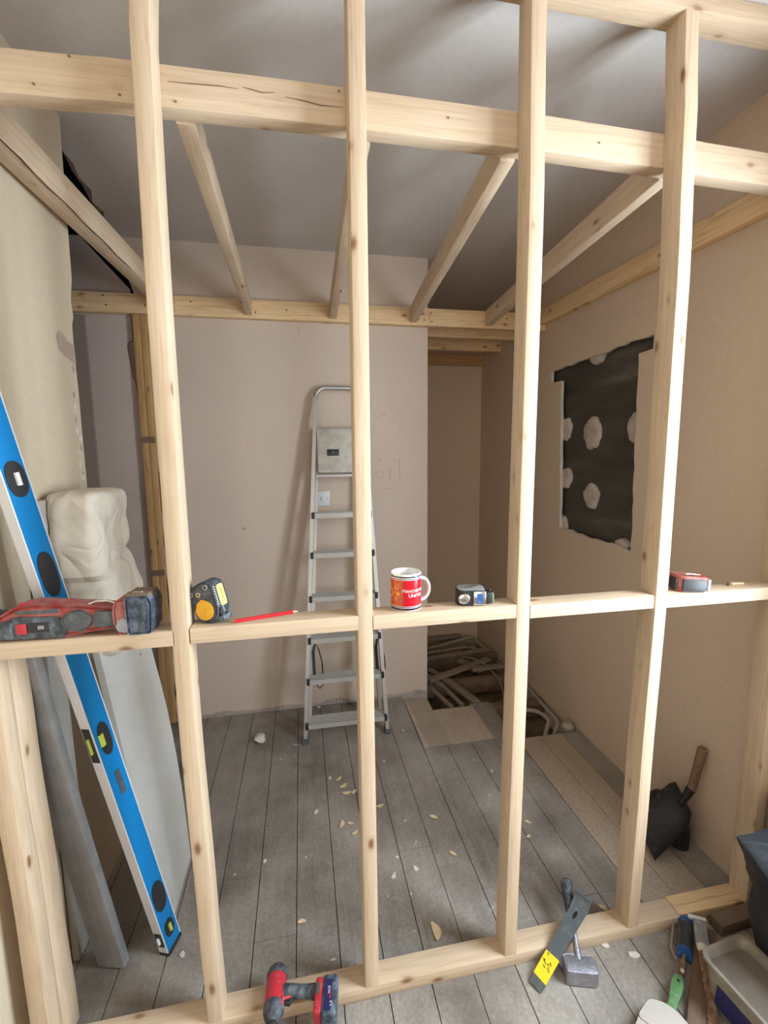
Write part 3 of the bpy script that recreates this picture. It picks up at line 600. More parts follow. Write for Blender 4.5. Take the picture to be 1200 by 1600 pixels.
# ================================================================== THINGS LEANING AT THE LEFT WALL
# leaning board
def slab(name, q, th, mat, parent=None, label=None, nx=12, ny=4, warp=None, cat=None):
    """four corner points (bottom near, bottom far, top far, top near) made into a sheet of thickness th behind them"""
    a, b, c, d = [V(p) for p in q]; n = (b - a).cross(d - a).normalized()
    bm = bmesh.new(); F = []; K = []
    for i in range(nx + 1):
        t = i / nx; rowF = []; rowK = []
        for j in range(ny + 1):
            s = j / ny; p = (a * (1 - s) + b * s) * (1 - t) + (d * (1 - s) + c * s) * t
            if warp: p = p + n * warp(s, t)
            rowF.append(bm.verts.new(p)); rowK.append(bm.verts.new(p - n * th))
        F.append(rowF); K.append(rowK)
    for i in range(nx):
        for j in range(ny):
            bm.faces.new((F[i][j], F[i][j + 1], F[i + 1][j + 1], F[i + 1][j])); bm.faces.new((K[i][j], K[i + 1][j], K[i + 1][j + 1], K[i][j + 1]))
    for i in range(nx):
        for j in (0, ny): bm.faces.new((F[i][j], F[i + 1][j], K[i + 1][j], K[i][j]))
    for j in range(ny):
        for i in (0, nx): bm.faces.new((F[i][j], F[i][j + 1], K[i][j + 1], K[i][j]))
    o = mesh_obj(name, bm, mat, parent, smooth=True)
    if label: tag(o, label, cat)
    return o
slab('leaning_board', [(-0.553, 0.255, 0.0), (-0.553, 0.575, 0.0), (-0.715, 0.575, 1.22), (-0.745, 0.355, 1.22)], 0.018, 'board_white', None,
     'wide grey-white board leaning on the left wall behind the blue level', warp=lambda s, t: 0.030 * math.sin(PI * t) * (0.2 + s), cat='board')
# cotton dust sheet bundled over its top
def sheet():
    bm = bmesh.new(); rings = []; n = 56
    levels = [(0.91, 0.80), (0.925, 0.93), (0.96, 1.0), (1.00, 1.02), (1.03, 1.0)] + [(1.05 + 0.02 * k, 1.0 + 0.02 * math.sin(k * 1.3)) for k in range(16)] + [(1.375, 0.99), (1.395, 0.94), (1.405, 0.84), (1.412, 0.6), (1.415, 0.2)]
    for z, sc in levels:
        r = []
        for k in range(n):
            a = 2 * PI * k / n; ca, sa = math.cos(a), math.sin(a)
            ex = 0.30; px = math.copysign(abs(ca) ** ex, ca); py = math.copysign(abs(sa) ** ex, sa)
            t = (z - 0.92) / 0.49
            cx = -0.736 - 0.006 * t; hx = 0.064 + 0.006 * math.sin(t * 7); hy = 0.130
            cy = 0.475 - 0.02 * t
            p = V((cx + px * hx * sc + (1 - t) * 0.022, cy + py * hy * sc, z))
            # taper: right/far side slopes outwards downwards
            fold = 0.009 * mnoise.noise(V((p.x * 16, p.y * 18, p.z * 9))) + 0.007 * (abs(((p.z * 5.5 + p.y * 5.0 + 0.6 * mnoise.noise(p * 6)) % 1) - 0.5) * 2) - 0.009 * math.exp(-((p.z - 1.165 - 0.25 * (p.y - 0.4)) / 0.010) ** 2)
            nrm = V((ca, sa, 0)); p += nrm * fold * 1.3
            p.x = max(p.x, XL + 0.005)
            r.append(p)
        rings.append(r)
    loft(bm, rings)
    bmesh.ops.subdivide_edges(bm, edges=bm.edges[:], cuts=1, use_grid_fill=True, smooth=0.5)
    return bm
ds = mesh_obj('dust_sheet', sheet(), 'dustsheet', smooth=True); tag(ds, 'crumpled cream cotton dust sheet bundled over the board by the left wall', 'dust sheet')
# dusty grey plank
gp = timber('grey_plank', 'dusty dark grey plank leaning on the left wall behind the level', (-0.693, 0.232, 0.006), (-0.790, 0.117, 1.135), (-0.25, -0.9, 0.0), 0.084, 0.026, 'grey_wood', ((0, (0, 0, 0)), (0.5, (-0.005, 0, 0)), (1, (0, 0, 0))), cat='plank')
timber('grey_plank', 'shorter weathered board standing flat against the left wall beside the dust sheet', (-0.808, 0.305, 0.003), (-0.808, 0.310, 1.392), (1, 0, 0), 0.088, 0.020, 'grey_board', cat='plank')
# blue spirit level
def level():
    p0 = V((-0.535, 0.222, 0.004)); p1 = V((-0.790, 0.050, 1.760)); ax = (p1 - p0); L = ax.length; ax.normalize()
    u = V((0.40, 0.916, 0)); u = (u - ax * u.dot(ax)).normalized(); v = ax.cross(u).normalized()
    if v.x > 0: v = -v
    # local X along the level, Y across the blue side, Z out of the narrow edge
    m = Matrix((ax, u, -v)).transposed().to_4x4(); m.translation = p0
    t = thing('spirit_level', 'long bright blue spirit level with a pale edge leaning at the left', 'spirit level', m)
    bw_, tw = 0.056, 0.031
    # frame occupies local Y 0..bw_, Z -tw..0 (towards v)
    body = bmesh.new(); box(body, (L / 2, bw_ / 2, -tw / 2), (L - 0.02, bw_ - 0.003, tw - 0.001)); mesh_obj('side_web', body, 'blue', t)
    e = bmesh.new(); box(e, (L / 2, -0.0005, -tw / 2), (L - 0.02, 0.003, tw), bev=0.0006); box(e, (L / 2, bw_ + 0.0002, -tw / 2), (L - 0.02, 0.003, tw)); mesh_obj('working_edge', e, 'white_edge', t)
    for x in (0.004, L - 0.004): mesh_obj('end_cap', B((x, bw_ / 2, -tw / 2), (0.014, bw_ + 0.006, tw + 0.004), bev=0.003), 'blackpl', t, smooth=True)
    def oval(cx, ln, wd, name, mat='blackpl', off=0.0):
        pts = [(cx + ln / 2 * math.copysign(abs(math.cos(a)) ** 0.7, math.cos(a)), bw_ / 2 + wd / 2 * math.sin(a)) for a in [2 * PI * k / 24 for k in range(24)]]
        bm = bmesh.new(); prism(bm, pts, -0.0005 + off, 0.0018 + off); return mesh_obj(name, bm, mat, t)
    oval(0.075, 0.058, 0.034, 'vial_housing'); mesh_obj('vial', tube(bmesh.new(), [(0.062, 0.03, 0.002), (0.088, 0.03, 0.002)], 0.005, 8), 'vial', t, smooth=True)
    oval(0.20, 0.105, 0.044, 'hand_hole'); oval(1.24, 0.115, 0.042, 'hand_hole')
    oval(1.475, 0.085, 0.046, 'vial_housing'); mesh_obj('vial', tube(bmesh.new(), [(1.46, 0.03, 0.002), (1.49, 0.03, 0.002)], 0.006, 8), 'white_pl', t, smooth=True)
    oval(0.765, 0.10, 0.034, 'vial_housing')
    for x, l in ((0.765, 0.105), (0.062, 0.052)):
        mesh_obj('edge_vial_frame', B((x, -0.0022, -tw / 2), (l, 0.003, tw * 0.78), bev=0.0008), 'blackpl', t)
        mesh_obj('vial', tube(bmesh.new(), [(x - l * 0.22, -0.0035, -tw / 2), (x + l * 0.22, -0.0035, -tw / 2)], 0.0062, 8, flat=0.6), 'vial' if l > 0.1 else 'white_pl', t, smooth=True)
    mesh_obj('vial', tube(bmesh.new(), [(0.75, 0.018, 0.0015), (0.785, 0.018, 0.0015)], 0.008, 8, flat=0.5), 'vial', t, smooth=True)
    mesh_obj('label_plate', B((0.62, 0.030, 0.0004), (0.075, 0.016, 0.001)), 'steel_dk', t)
level()

# ================================================================== STEPLADDER
def ladder():
    base = V((0.105, 1.183, 0.0)); top = V((0.128, 1.492, 1.885)); ax = (top - base); S = ax.length
    t = thing('stepladder', 'folded aluminium stepladder leaning on the back wall', 'stepladder', base)
    yz = V((0, ax.y, ax.z)).normalized(); nrm = V((0, -yz.z, yz.y))
    def P(x, s, n=0.0): return V((x, 0, 0)) + yz * s + nrm * n        # in ladder coordinates relative to base
    xl = lambda s: -0.222 + 0.063 * s; xr = lambda s: 0.222 - 0.038 * s
    Lr = 1.91
    # front stiles with the round hoop at the top
    for f in (xl, xr):
        bm = bmesh.new(); rings = []
        for s in (0.012, Lr - 0.06): rings.append([P(f(s) + dx, s, dn) for dx, dn in ((-0.010, -0.016), (0.010, -0.016), (0.010, 0.016), (-0.010, 0.016))])
        loft(bm, rings); mesh_obj('stile', bm, 'alu', t)
    hoop = []
    for k in range(7):
        a = PI - PI / 2 * k / 6; hoop.append(P(xl(Lr - 0.06) + 0.055 + 0.055 * math.cos(a), Lr - 0.065 + 0.060 * math.sin(a)))
    for k in range(7):
        a = PI / 2 - PI / 2 * k / 6; hoop.append(P(xr(Lr - 0.06) - 0.055 + 0.055 * math.cos(a), Lr - 0.065 + 0.060 * math.sin(a)))
    bm = bmesh.new(); tube(bm, hoop, 0.013, 10); mesh_obj('top_rail', bm, 'alu', t, smooth=True)
    for f in (xl, xr): mesh_obj('foot', B(tuple(P(f(0), 0.012)), (0.032, 0.05, 0.026), bev=0.004), 'rubber_gray', t, smooth=True)
    # treads
    for s, d in ((0.088, 0.085), (0.318, 0.08), (0.532, 0.078), (0.752, 0.076), (0.985, 0.074), (1.20, 0.072)):
        a, b = xl(s) + 0.010, xr(s) - 0.010; c = P((a + b) / 2, s)
        bm = bmesh.new(); box(bm, (c.x, c.y + 0.018, c.z + 0.012), (b - a, d, 0.004)); box(bm, (c.x, c.y + 0.018 - d / 2, c.z + 0.001), (b - a, 0.004, 0.026)); box(bm, (c.x, c.y + 0.018 + d / 2, c.z + 0.003), (b - a, 0.004, 0.02))
        for r in range(4): box(bm, (c.x, c.y + 0.018 - d * 0.36 + r * d * 0.24, c.z + 0.0148), (b - a - 0.01, 0.004, 0.0018))
        tr = mesh_obj('tread', bm, 'alu_step', t)
        for sx in (a - 0.004, b + 0.004):
            bm = bmesh.new(); box(bm, (sx, c.y - 0.022, c.z + 0.004), (0.016, 0.016, 0.034), bev=0.003); mesh_obj('tread_bracket', bm, 'blackpl', tr)
    # rear frame, folded flat behind
    for sg, f in ((-1, xl), (1, xr)):
        bm = bmesh.new(); rings = []
        for s in (0.10, 1.45): rings.append([P(f(s) - sg * 0.022 + dx, s, dn - 0.062) for dx, dn in ((-0.009, -0.022), (0.009, -0.022), (0.009, 0.022), (-0.009, 0.022))])
        loft(bm, rings); mesh_obj('rear_leg', bm, 'alu', t)
    # platform flap standing up
    s0, s1 = 1.43, 1.675; x0, x1 = xl(s0) + 0.025, xr(s0) - 0.02; c = P((x0 + x1) / 2, (s0 + s1) / 2, 0.012)
    m = Matrix(((1, 0, 0, c.x), (0, nrm.y, yz.y, c.y), (0, nrm.z, yz.z, c.z), (0, 0, 0, 1)))
    bm = bmesh.new(); box(bm, (0, 0, 0), (x1 - x0, 0.030, s1 - s0), m, bev=0.008); fl = mesh_obj('platform', bm, 'flap', t, smooth=True)
    mesh_obj('latch', B((-0.042, 0.016, -0.012), (0.066, 0.006, 0.036), m, bev=0.003), 'blackpl', fl, smooth=True)
    mesh_obj('latch_button', B((-0.042, 0.020, -0.012), (0.012, 0.004, 0.010), m), 'steel_dk', fl)
    bm = bmesh.new(); c = P((x0 + x1) / 2, s0 - 0.012); box(bm, tuple(c), (xr(s0) - xl(s0) - 0.02, 0.03, 0.012)); mesh_obj('platform_bar', bm, 'alu_step', t)
    # safety straps
    for sx, dr in ((xl(0.5) + 0.030, 1), (xr(0.5) - 0.018, 1)):
        pts = [P(sx, 0.33, -0.03), P(sx - 0.004, 0.46, -0.03), P(sx + 0.008, 0.505, -0.03), P(sx + 0.026, 0.47, -0.035), P(sx + 0.042, 0.40, -0.04), P(sx + 0.045, 0.33, -0.04)]
        bm = bmesh.new(); tube(bm, pts, 0.008, 6, flat=0.25); mesh_obj('strap', bm, 'blackpl', t)
    bm = bmesh.new(); tube(bm, [P(xl(.3) + 0.05, 0.285, -0.03), P(xl(.3) + 0.068, 0.262, -0.03), P(xl(.3) + 0.088, 0.285, -0.03)], 0.007, 6, flat=0.3); mesh_obj('strap', bm, 'blackpl', t)
ladder()

# ================================================================== MUG
def mug():
    c = V((0.1675, 0.047, NZ[2])); R, H = 0.0398, 0.096
    t = thing('mug', 'red football mug with a white handle on the nogging', 'mug', c)
    bm = bmesh.new()
    lathe(bm, [(0.0, 0.0), (R - 0.003, 0.0), (R, 0.003), (R, H - 0.002), (R - 0.001, H), (R - 0.003, H), (R - 0.0042, H - 0.003), (R - 0.0042, 0.008), (0.0, 0.006)], 64); mesh_obj('cup', bm, 'ceramic', t, smooth=True)
    bm = bmesh.new(); R1 = R + 0.0004; n = 96
    bands = [(0.0035, 2), (0.0085, 3), (0.0100, 2), (0.0120, 3), (0.0135, 0), (0.0815, 3), (0.0832, 2), (0.0850, 3), (0.0878, 2), (0.0912, None)]
    # the visible middle of the print faces the camera
    for (z0, mi), (z1, _) in zip(bands[:-1], bands[1:]):
        for k in range(n):
            a0, a1 = 2 * PI * k / n, 2 * PI * (k + 1) / n
            deg = math.degrees(a0) % 360
            mm = mi
            if mi == 0 and 175 < deg < 243: mm = 1
            vs = [bm.verts.new((R1 * math.cos(a), R1 * math.sin(a), z)) for a, z in ((a0, z0), (a1, z0), (a1, z1), (a0, z1))]
            f = bm.faces.new(vs); f.material_index = mm
    bmesh.ops.remove_doubles(bm, verts=bm.verts, dist=1e-6)
    mesh_obj('printed_band', bm, ['mugred', 'mugorange', 'mugnavy', 'mugpink'], t, smooth=True, recalc=True)
    def wrap(bm, r, deg0, z0):
        for v in bm.verts:
            a = math.radians(deg0) + v.co.x / R; rr = r + v.co.z
            v.co = V((rr * math.cos(a), rr * math.sin(a), z0 + v.co.y))
        return bm
    front = -90 + math.degrees(math.atan2(0.26, 1.11))       # azimuth that looks at the camera
    front = math.degrees(math.atan2(-1.106, -0.26))
    for words, size, d0, z0 in (('MANCHESTER', 0.0108, front - 14, 0.0500), ('UNITED', 0.0120, front + 9, 0.0375)):
        bm = text_mesh(words[0], size * 1.15, 0.00015); w0 = max(v.co.x for v in bm.verts) + 0.0006
        b2 = text_mesh(words[1:], size * 0.92, 0.00015)
        for v in b2.verts: v.co.x += w0
        me = bpy.data.meshes.new('x'); b2.to_mesh(me); bm.from_mesh(me); bpy.data.meshes.remove(me); b2.free()
        wrap(bm, R1 + 0.0002, d0, z0); mesh_obj('lettering', bm, 'ceramic', t)
    def ring(dx, z, r0, r1, nn=20, sq=1.0, mat='muggold'):
        bm = bmesh.new(); A = []; Bv = []
        for k in range(nn):
            a = 2 * PI * k / nn; A.append(bm.verts.new((r0 * math.cos(a), r0 * sq * math.sin(a), 0))); Bv.append(bm.verts.new((r1 * math.cos(a), r1 * sq * math.sin(a), 0)))
        for k in range(nn): bm.faces.new((A[k], A[(k + 1) % nn], Bv[(k + 1) % nn], Bv[k]))
        if r0 < 1e-4: pass
        wrap(bm, R1 + 0.0002, front + dx, z); return mesh_obj('emblem', bm, mat, t)
    ring(-70, 0.047, 0.0075, 0.0108, sq=1.3); ring(-29, 0.046, 0.0001, 0.0046); ring(-34, 0.064, 0.0045, 0.0058); ring(-44, 0.060, 0.0001, 0.0022); ring(-28, 0.068, 0.0001, 0.0018); ring(-50, 0.047, 0.0001, 0.002); ring(-42, 0.032, 0.003, 0.0042)
    d = V((math.cos(math.radians(8)), math.sin(math.radians(8)), 0)); path = []
    for k in range(15):
        a = math.radians(97 - 194 * k / 14); path.append(d * (R - 0.003 + 0.0285 * max(0, math.cos(a)) ** 0.8) + V((0, 0, 0.0455 + 0.030 * math.sin(a))))
    bm = bmesh.new(); tube(bm, path, 0.0062, 12, flat=0.75); mesh_obj('handle', bm, 'ceramic', t, smooth=True)
mug()

# ================================================================== TAPES AND PENCIL ON THE NOGGINGS
def big_tape():
    # stands tipped against the stud on its left; seen from its belt side
    m = T(-0.308, 0.040, NZ[1] + 0.0005) @ Rz(math.radians(-24)) @ Matrix.Rotation(math.radians(-15), 4, 'Y')
    t = thing('tape_measure', 'chunky dark grey and yellow tape measure tipped against a stud', 'tape measure', m)
    mp = Matrix.Rotation(PI / 2, 4, 'X')           # outline in XZ, thickness along Y
    out = rounded([(-0.024, 0.0), (0.020, 0.0), (0.034, 0.022), (0.033, 0.084), (0.012, 0.098), (-0.030, 0.084), (-0.036, 0.060)], 0.010, 4)
    lowest = 0.006
    bm = bmesh.new(); prism(bm, [(x, z + lowest) for x, z in out], -0.024, 0.024, mp, bev=0.005, seg=3); mesh_obj('case', bm, 'tapebody', t, smooth=True)
    pts = [(-0.002 + 0.0205 * math.cos(a), 0.030 + 0.0205 * math.sin(a)) for a in [math.radians(20 + 320 * k / 28) for k in range(29)]]
    pts = [(-0.001 + 0.0240 * math.cos(a) * (0.92 if abs(math.degrees(a) - 150) < 14 else 1), 0.035 + 0.0240 * math.sin(a) * (1.1 if abs(math.degrees(a) - 90) < 12 else 1)) for a in [math.radians(360 * k / 36) for k in range(36)]]
    bm = bmesh.new(); prism(bm, pts, 0.0235, 0.0262, mp, bev=0.0006); mesh_obj('hub_disc', bm, 'yellow', t, smooth=True)
    for x, z in ((-0.004, 0.030), (0.003, 0.036)): mesh_obj('hub_slot', prism(bmesh.new(), blobpts(x, z, 0.0016, 0.001, 4, 8), 0.026, 0.0266, mp), 'rust', t)
    bm = bmesh.new(); lathe(bm, [(0.0028, 0.0), (0.0062, 0.0), (0.0062, 0.003), (0.0028, 0.003), (0.0028, 0.0)], 20, mp @ T(-0.006, 0.074, 0.0235)); mesh_obj('brass_boss', bm, 'brass', t, smooth=True)
    for x, z in ((-0.027, 0.077), (0.017, 0.088)):
        bm = bmesh.new(); lathe(bm, [(0.0, 0.0008), (0.0024, 0.0008), (0.0030, 0.002), (0.006, 0.002), (0.007, 0.0)], 16, mp @ T(x, z, 0.0235)); sc = mesh_obj('screw_boss', bm, 'greytool', t, smooth=True)
        mesh_obj('screw', prism(bmesh.new(), blobpts(x, z, 0.0028, 0.0028, 1, 10, 0), 0.0255, 0.0262, mp), 'void', t)
    mesh_obj('grip_tab', B((0.0, -0.0255, 0.066), (0.020, 0.004, 0.006), bev=0.0015), 'rubber_gray', t, smooth=True)
    # yellow label plate on the side that faces right
    ms = T(0.0345, 0, 0.058) @ Matrix.Rotation(PI / 2, 4, 'Y') @ Matrix.Rotation(PI / 2, 4, 'Z') if 0 else T(0.0338, 0.003, 0.060) @ Matrix.Rotation(PI / 2, 4, 'Y')
    bm = bmesh.new(); prism(bm, rounded([(-0.026, -0.012), (0.026, -0.012), (0.026, 0.012), (-0.026, 0.012)], 0.007), -0.001, 0.0022, ms, bev=0.0005); mesh_obj('side_badge', bm, 'pale_yellow', t, smooth=True)
    bm = text_mesh('DEWALT', 0.0095, 0.0002, 'CENTER'); xf(bm, ms @ T(0, 0, 0.0024) @ T(0, -0.003, 0)); mesh_obj('lettering', bm, 'blackpl', t)
    for k in range(9): mesh_obj('scale_tick', B((0.0335, -0.0160, 0.036 + k * 0.006), (0.001, 0.004, 0.0028)), 'white_pl', t)
    mesh_obj('nose', B((0.012, 0.0, 0.006), (0.052, 0.034, 0.014), bev=0.003), 'tapebody', t, smooth=True)
    bm = bmesh.new(); tube(bm, [(0.034, -0.012, 0.012), (0.043, -0.014, 0.022), (0.041, -0.014, 0.036)], 0.0035, 6, flat=0.6); mesh_obj('belt_clip', bm, 'steel_dk', t)
big_tape()
p = thing('pencil', 'flat red pencil lying on the nogging', 'pencil', frame((-0.188, 0.036, NZ[1] + 0.0042), (-0.168 + 0.318 - 0.012, 0.038, 0), (0, 0, 1)))
bm = bmesh.new(); prism(bm, rounded([(-0.004, -0.0038), (0.004, -0.0038), (0.004, 0.0038), (-0.004, 0.0038)], 0.0015), -0.075, 0.066, Matrix.Rotation(PI / 2, 4, 'Y')); mesh_obj('barrel', bm, 'pencilred', p)
bm = bmesh.new(); tube(bm, [(0.066, 0, 0), (0.080, 0, -0.001)], [0.0036, 0.001], 8); mesh_obj('sharpened_tip', bm, 'shaving', p)
bm = bmesh.new(); tube(bm, [(0.079, 0, -0.001), (0.085, 0, -0.0015)], [0.0012, 0.0004], 6); mesh_obj('lead', bm, 'blackpl', p)

def chrome_tape():
    m = T(0.345, 0.042, NZ[2]) @ Rz(math.radians(-4)); t = thing('tape_measure', 'chrome and black tape measure with a blue label beside the mug', 'tape measure', m)
    out = rounded([(-0.040, -0.026), (0.030, -0.030), (0.036, -0.012), (0.036, 0.026), (-0.020, 0.030), (-0.042, 0.014)], 0.015, 5)
    bm = bmesh.new(); prism(bm, out, 0.001, 0.042, None, bev=0.005, seg=3); mesh_obj('case', bm, 'blackpl', t, smooth=True)
    bm = bmesh.new(); prism(bm, [(x * 0.92, y * 0.9) for x, y in out], 0.040, 0.0435, None, bev=0.001); mesh_obj('top_plate', bm, 'greytool', t, smooth=True)
    bm = bmesh.new(); prism(bm, blobpts(0, 0, 0.0155, 0.0130, 1, 20, 0), -0.002, 0.002, T(-0.0265, -0.0275, 0.021) @ Matrix.Rotation(0.06, 4, 'Z') @ Matrix.Rotation(PI / 2, 4, 'X'), bev=0.001); mesh_obj('chrome_window', bm, 'steel', t, smooth=True)
    mesh_obj('chrome_band', B((0.016, -0.0285, 0.021), (0.034, 0.006, 0.038), Rz(-0.05), bev=0.002), 'steel', t, smooth=True)
    mesh_obj('blue_label', B((0.016, -0.0320, 0.021), (0.016, 0.001, 0.026), Rz(-0.05)), 'blueplastic', t)
    bm = bmesh.new(); tube(bm, [(-0.018, -0.01, 0.0455), (0.0, -0.006, 0.0475), (0.018, 0.004, 0.0460)], 0.0035, 8, flat=0.4); mesh_obj('belt_clip', bm, 'steel', t, smooth=True)
    mesh_obj('mouth', B((0.044, -0.006, 0.018), (0.022, 0.034, 0.032), bev=0.005), 'blackpl', t, smooth=True)
    mesh_obj('green_lock', B((0.053, -0.018, 0.018), (0.006, 0.012, 0.022), bev=0.002), 'green', t, smooth=True)
    mesh_obj('end_hook', B((0.058, -0.004, 0.018), (0.002, 0.020, 0.032)), 'steel', t)
chrome_tape()
def red_tape():
    m = T(1.018, 0.034, NZ[4]) @ Rz(math.radians(-13)) @ Matrix.Rotation(math.radians(3), 4, 'Y'); t = thing('tape_measure', 'small dusty red and black tape measure lying on the bright nogging', 'tape measure', m)
    out = rounded([(-0.046, -0.020), (-0.034, -0.030), (0.032, -0.030), (0.046, -0.012), (0.044, 0.022), (-0.046, 0.026)], 0.009, 4)
    bm = bmesh.new(); prism(bm, out, 0.001, 0.045, None, bev=0.004, seg=3); mesh_obj('case', bm, 'toolred', t, smooth=True)
    bm = bmesh.new(); prism(bm, rounded([(-0.034, -0.019), (0.026, -0.019), (0.034, -0.008), (0.034, 0.010), (0.026, 0.017), (-0.034, 0.017)], 0.007), -0.0025, 0.003, T(-0.002, -0.0292, 0.0215) @ Matrix.Rotation(PI / 2, 4, 'X'), bev=0.0015); mesh_obj('rubber_pad', bm, 'blackpl', t, smooth=True)
    mesh_obj('bumper', B((0.040, -0.020, 0.022), (0.010, 0.016, 0.036), Rz(0.0), bev=0.003), 'greytool', t, smooth=True)
    mesh_obj('mouth', B((-0.0475, -0.004, 0.020), (0.008, 0.034, 0.034), bev=0.002), 'blackpl', t, smooth=True)
    bm = bmesh.new(); tube(bm, [(-0.020, -0.010, 0.049), (0.0, -0.010, 0.0495), (0.022, -0.008, 0.0475)], 0.0045, 8, flat=0.5); mesh_obj('belt_clip', bm, 'steel', t, smooth=True)
red_tape()
bm = bmesh.new(); box(bm, (0, 0, 0.003), (0.040, 0.009, 0.005), bev=0.001); tag(mesh_obj('wood_sliver', bm, 'shaving', mtx=T(1.205, 0.048, NZ[4]) @ Rz(-0.1)), 'thin pale wood sliver on the bright nogging by the right wall', 'offcut')
bm = bmesh.new(); box(bm, (0, 0, 0.006), (0.012, 0.008, 0.011), bev=0.002); tag(mesh_obj('rust_flake', bm, 'rust', mtx=T(1.168, 0.042, NZ[4]) @ Rz(0.5)), 'tiny reddish-brown crumb on the bright nogging', 'debris')

# ================================================================== MULTI-TOOL ON THE LEFT NOGGING
def multitool():
    m = T(-0.757, 0.034, NZ[0]) @ Rz(math.radians(-2)); t = thing('multi_tool', 'dusty red and black cordless multi-tool lying on the left nogging', 'power tool', m)
    mp = Matrix.Rotation(PI / 2, 4, 'X')
    # side profile in x (along), z (up); thickness in y
    out = rounded([(0.000, 0.004), (0.150, 0.003), (0.190, 0.012), (0.250, 0.018), (0.252, 0.062), (0.170, 0.072), (0.075, 0.082), (0.045, 0.078), (0.000, 0.052)], 0.010, 4)
    bm = bmesh.new(); prism(bm, out, -0.026, 0.026, mp, bev=0.010, seg=4); body = mesh_obj('body', bm, 'toolred', t, smooth=True)
    bm = bmesh.new(); prism(bm, rounded([(0.004, 0.006), (0.140, 0.004), (0.150, 0.030), (0.130, 0.052), (0.040, 0.056), (0.030, 0.046), (0.006, 0.044)], 0.008), 0.020, 0.029, mp, bev=0.003); mesh_obj('side_grip', bm, 'rubber', t, smooth=True)
    bm = bmesh.new(); prism(bm, [(0.168 + 0.031 * math.cos(a), 0.040 + 0.024 * math.sin(a)) for a in [2 * PI * k / 28 for k in range(28)]], 0.020, 0.0305, mp, bev=0.004, seg=3); mesh_obj('thumb_pad', bm, 'rubber_gray', t, smooth=True)
    bm = bmesh.new(); prism(bm, rounded([(0.200, 0.022), (0.252, 0.024), (0.252, 0.056), (0.204, 0.060)], 0.006), 0.020, 0.029, mp, bev=0.003); mesh_obj('handle_grip', bm, 'rubber_gray', t, smooth=True)
    mesh_obj('upper_band', B((0.088, -0.0235, 0.064), (0.090, 0.006, 0.010), Matrix.Translation((0, 0, 0)), bev=0.002), 'rubber_gray', t, smooth=True)
    mesh_obj('head_collar', B((0.022, -0.001, 0.026), (0.036, 0.064, 0.042), bev=0.008, seg=3), 'rubber', t, smooth=True)
    mesh_obj('gear_head', B((-0.018, 0.0, 0.024), (0.052, 0.056, 0.040), bev=0.008, seg=3), 'steel_dk', t, smooth=True)
    mesh_obj('speed_switch', B((0.056, -0.030, 0.028), (0.022, 0.006, 0.024), bev=0.003), 'driverred', t, smooth=True)
    mesh_obj('switch_panel', B((0.090, -0.030, 0.030), (0.042, 0.004, 0.022), bev=0.002), 'blackpl', t, smooth=True)
    mesh_obj('switch_mark', B((0.096, -0.0325, 0.031), (0.012, 0.001, 0.008)), 'greytool', t)
    mesh_obj('vent_slot', B((0.062, -0.015, 0.080), (0.024, 0.012, 0.006), Matrix.Rotation(0.0, 4, 'Y')), 'driverred', t)
    bm = bmesh.new(); tube(bm, [(0.180, -0.005, 0.068), (0.200, -0.006, 0.075), (0.225, -0.006, 0.075), (0.245, -0.005, 0.066)], 0.0028, 8); mesh_obj('lock_lever', bm, 'steel', t, smooth=True)
    bm = bmesh.new(); tube(bm, [(-0.030, 0.0, 0.050), (0.000, -0.004, 0.062), (0.020, -0.004, 0.058)], 0.007, 8); mesh_obj('blade_clamp', bm, 'blackpl', t, smooth=True)
    # battery end
    bo = rounded([(0.243, 0.030), (0.254, 0.003), (0.285, 0.002), (0.280, 0.086), (0.250, 0.082), (0.243, 0.062)], 0.006)
    bm = bmesh.new(); prism(bm, bo, -0.032, 0.032, mp, bev=0.006, seg=3); mesh_obj('battery_mount', bm, 'toolred', t, smooth=True)
    bm = bmesh.new(); prism(bm, rounded([(0.272, 0.001), (0.322, 0.003), (0.326, 0.070), (0.318, 0.090), (0.270, 0.088)], 0.006), -0.036, 0.036, mp, bev=0.006, seg=3); bt_ = mesh_obj('battery', bm, 'batt', t, smooth=True)
    mesh_obj('battery_rib', B((0.304, -0.037, 0.040), (0.010, 0.004, 0.066), bev=0.0015), 'rubber', bt_, smooth=True)
    mesh_obj('battery_cap', B((0.296, 0.0, 0.088), (0.048, 0.058, 0.012), Matrix.Rotation(-0.0, 4, 'Y'), bev=0.003), 'old_wood', t, smooth=True)
    bm = bmesh.new(); prism(bm, blobpts(0.262, 0.024, 0.014, 0.018, 7, 16, 0.2), 0.0315, 0.0335, mp); mesh_obj('worn_silver_badge', bm, 'steel_rough', t)
    bm = text_mesh('M12', 0.012, 0.0003); xf(bm, T(0.282, -0.018, 0.0945)); mesh_obj('lettering', bm, 'crumb', t)
multitool()

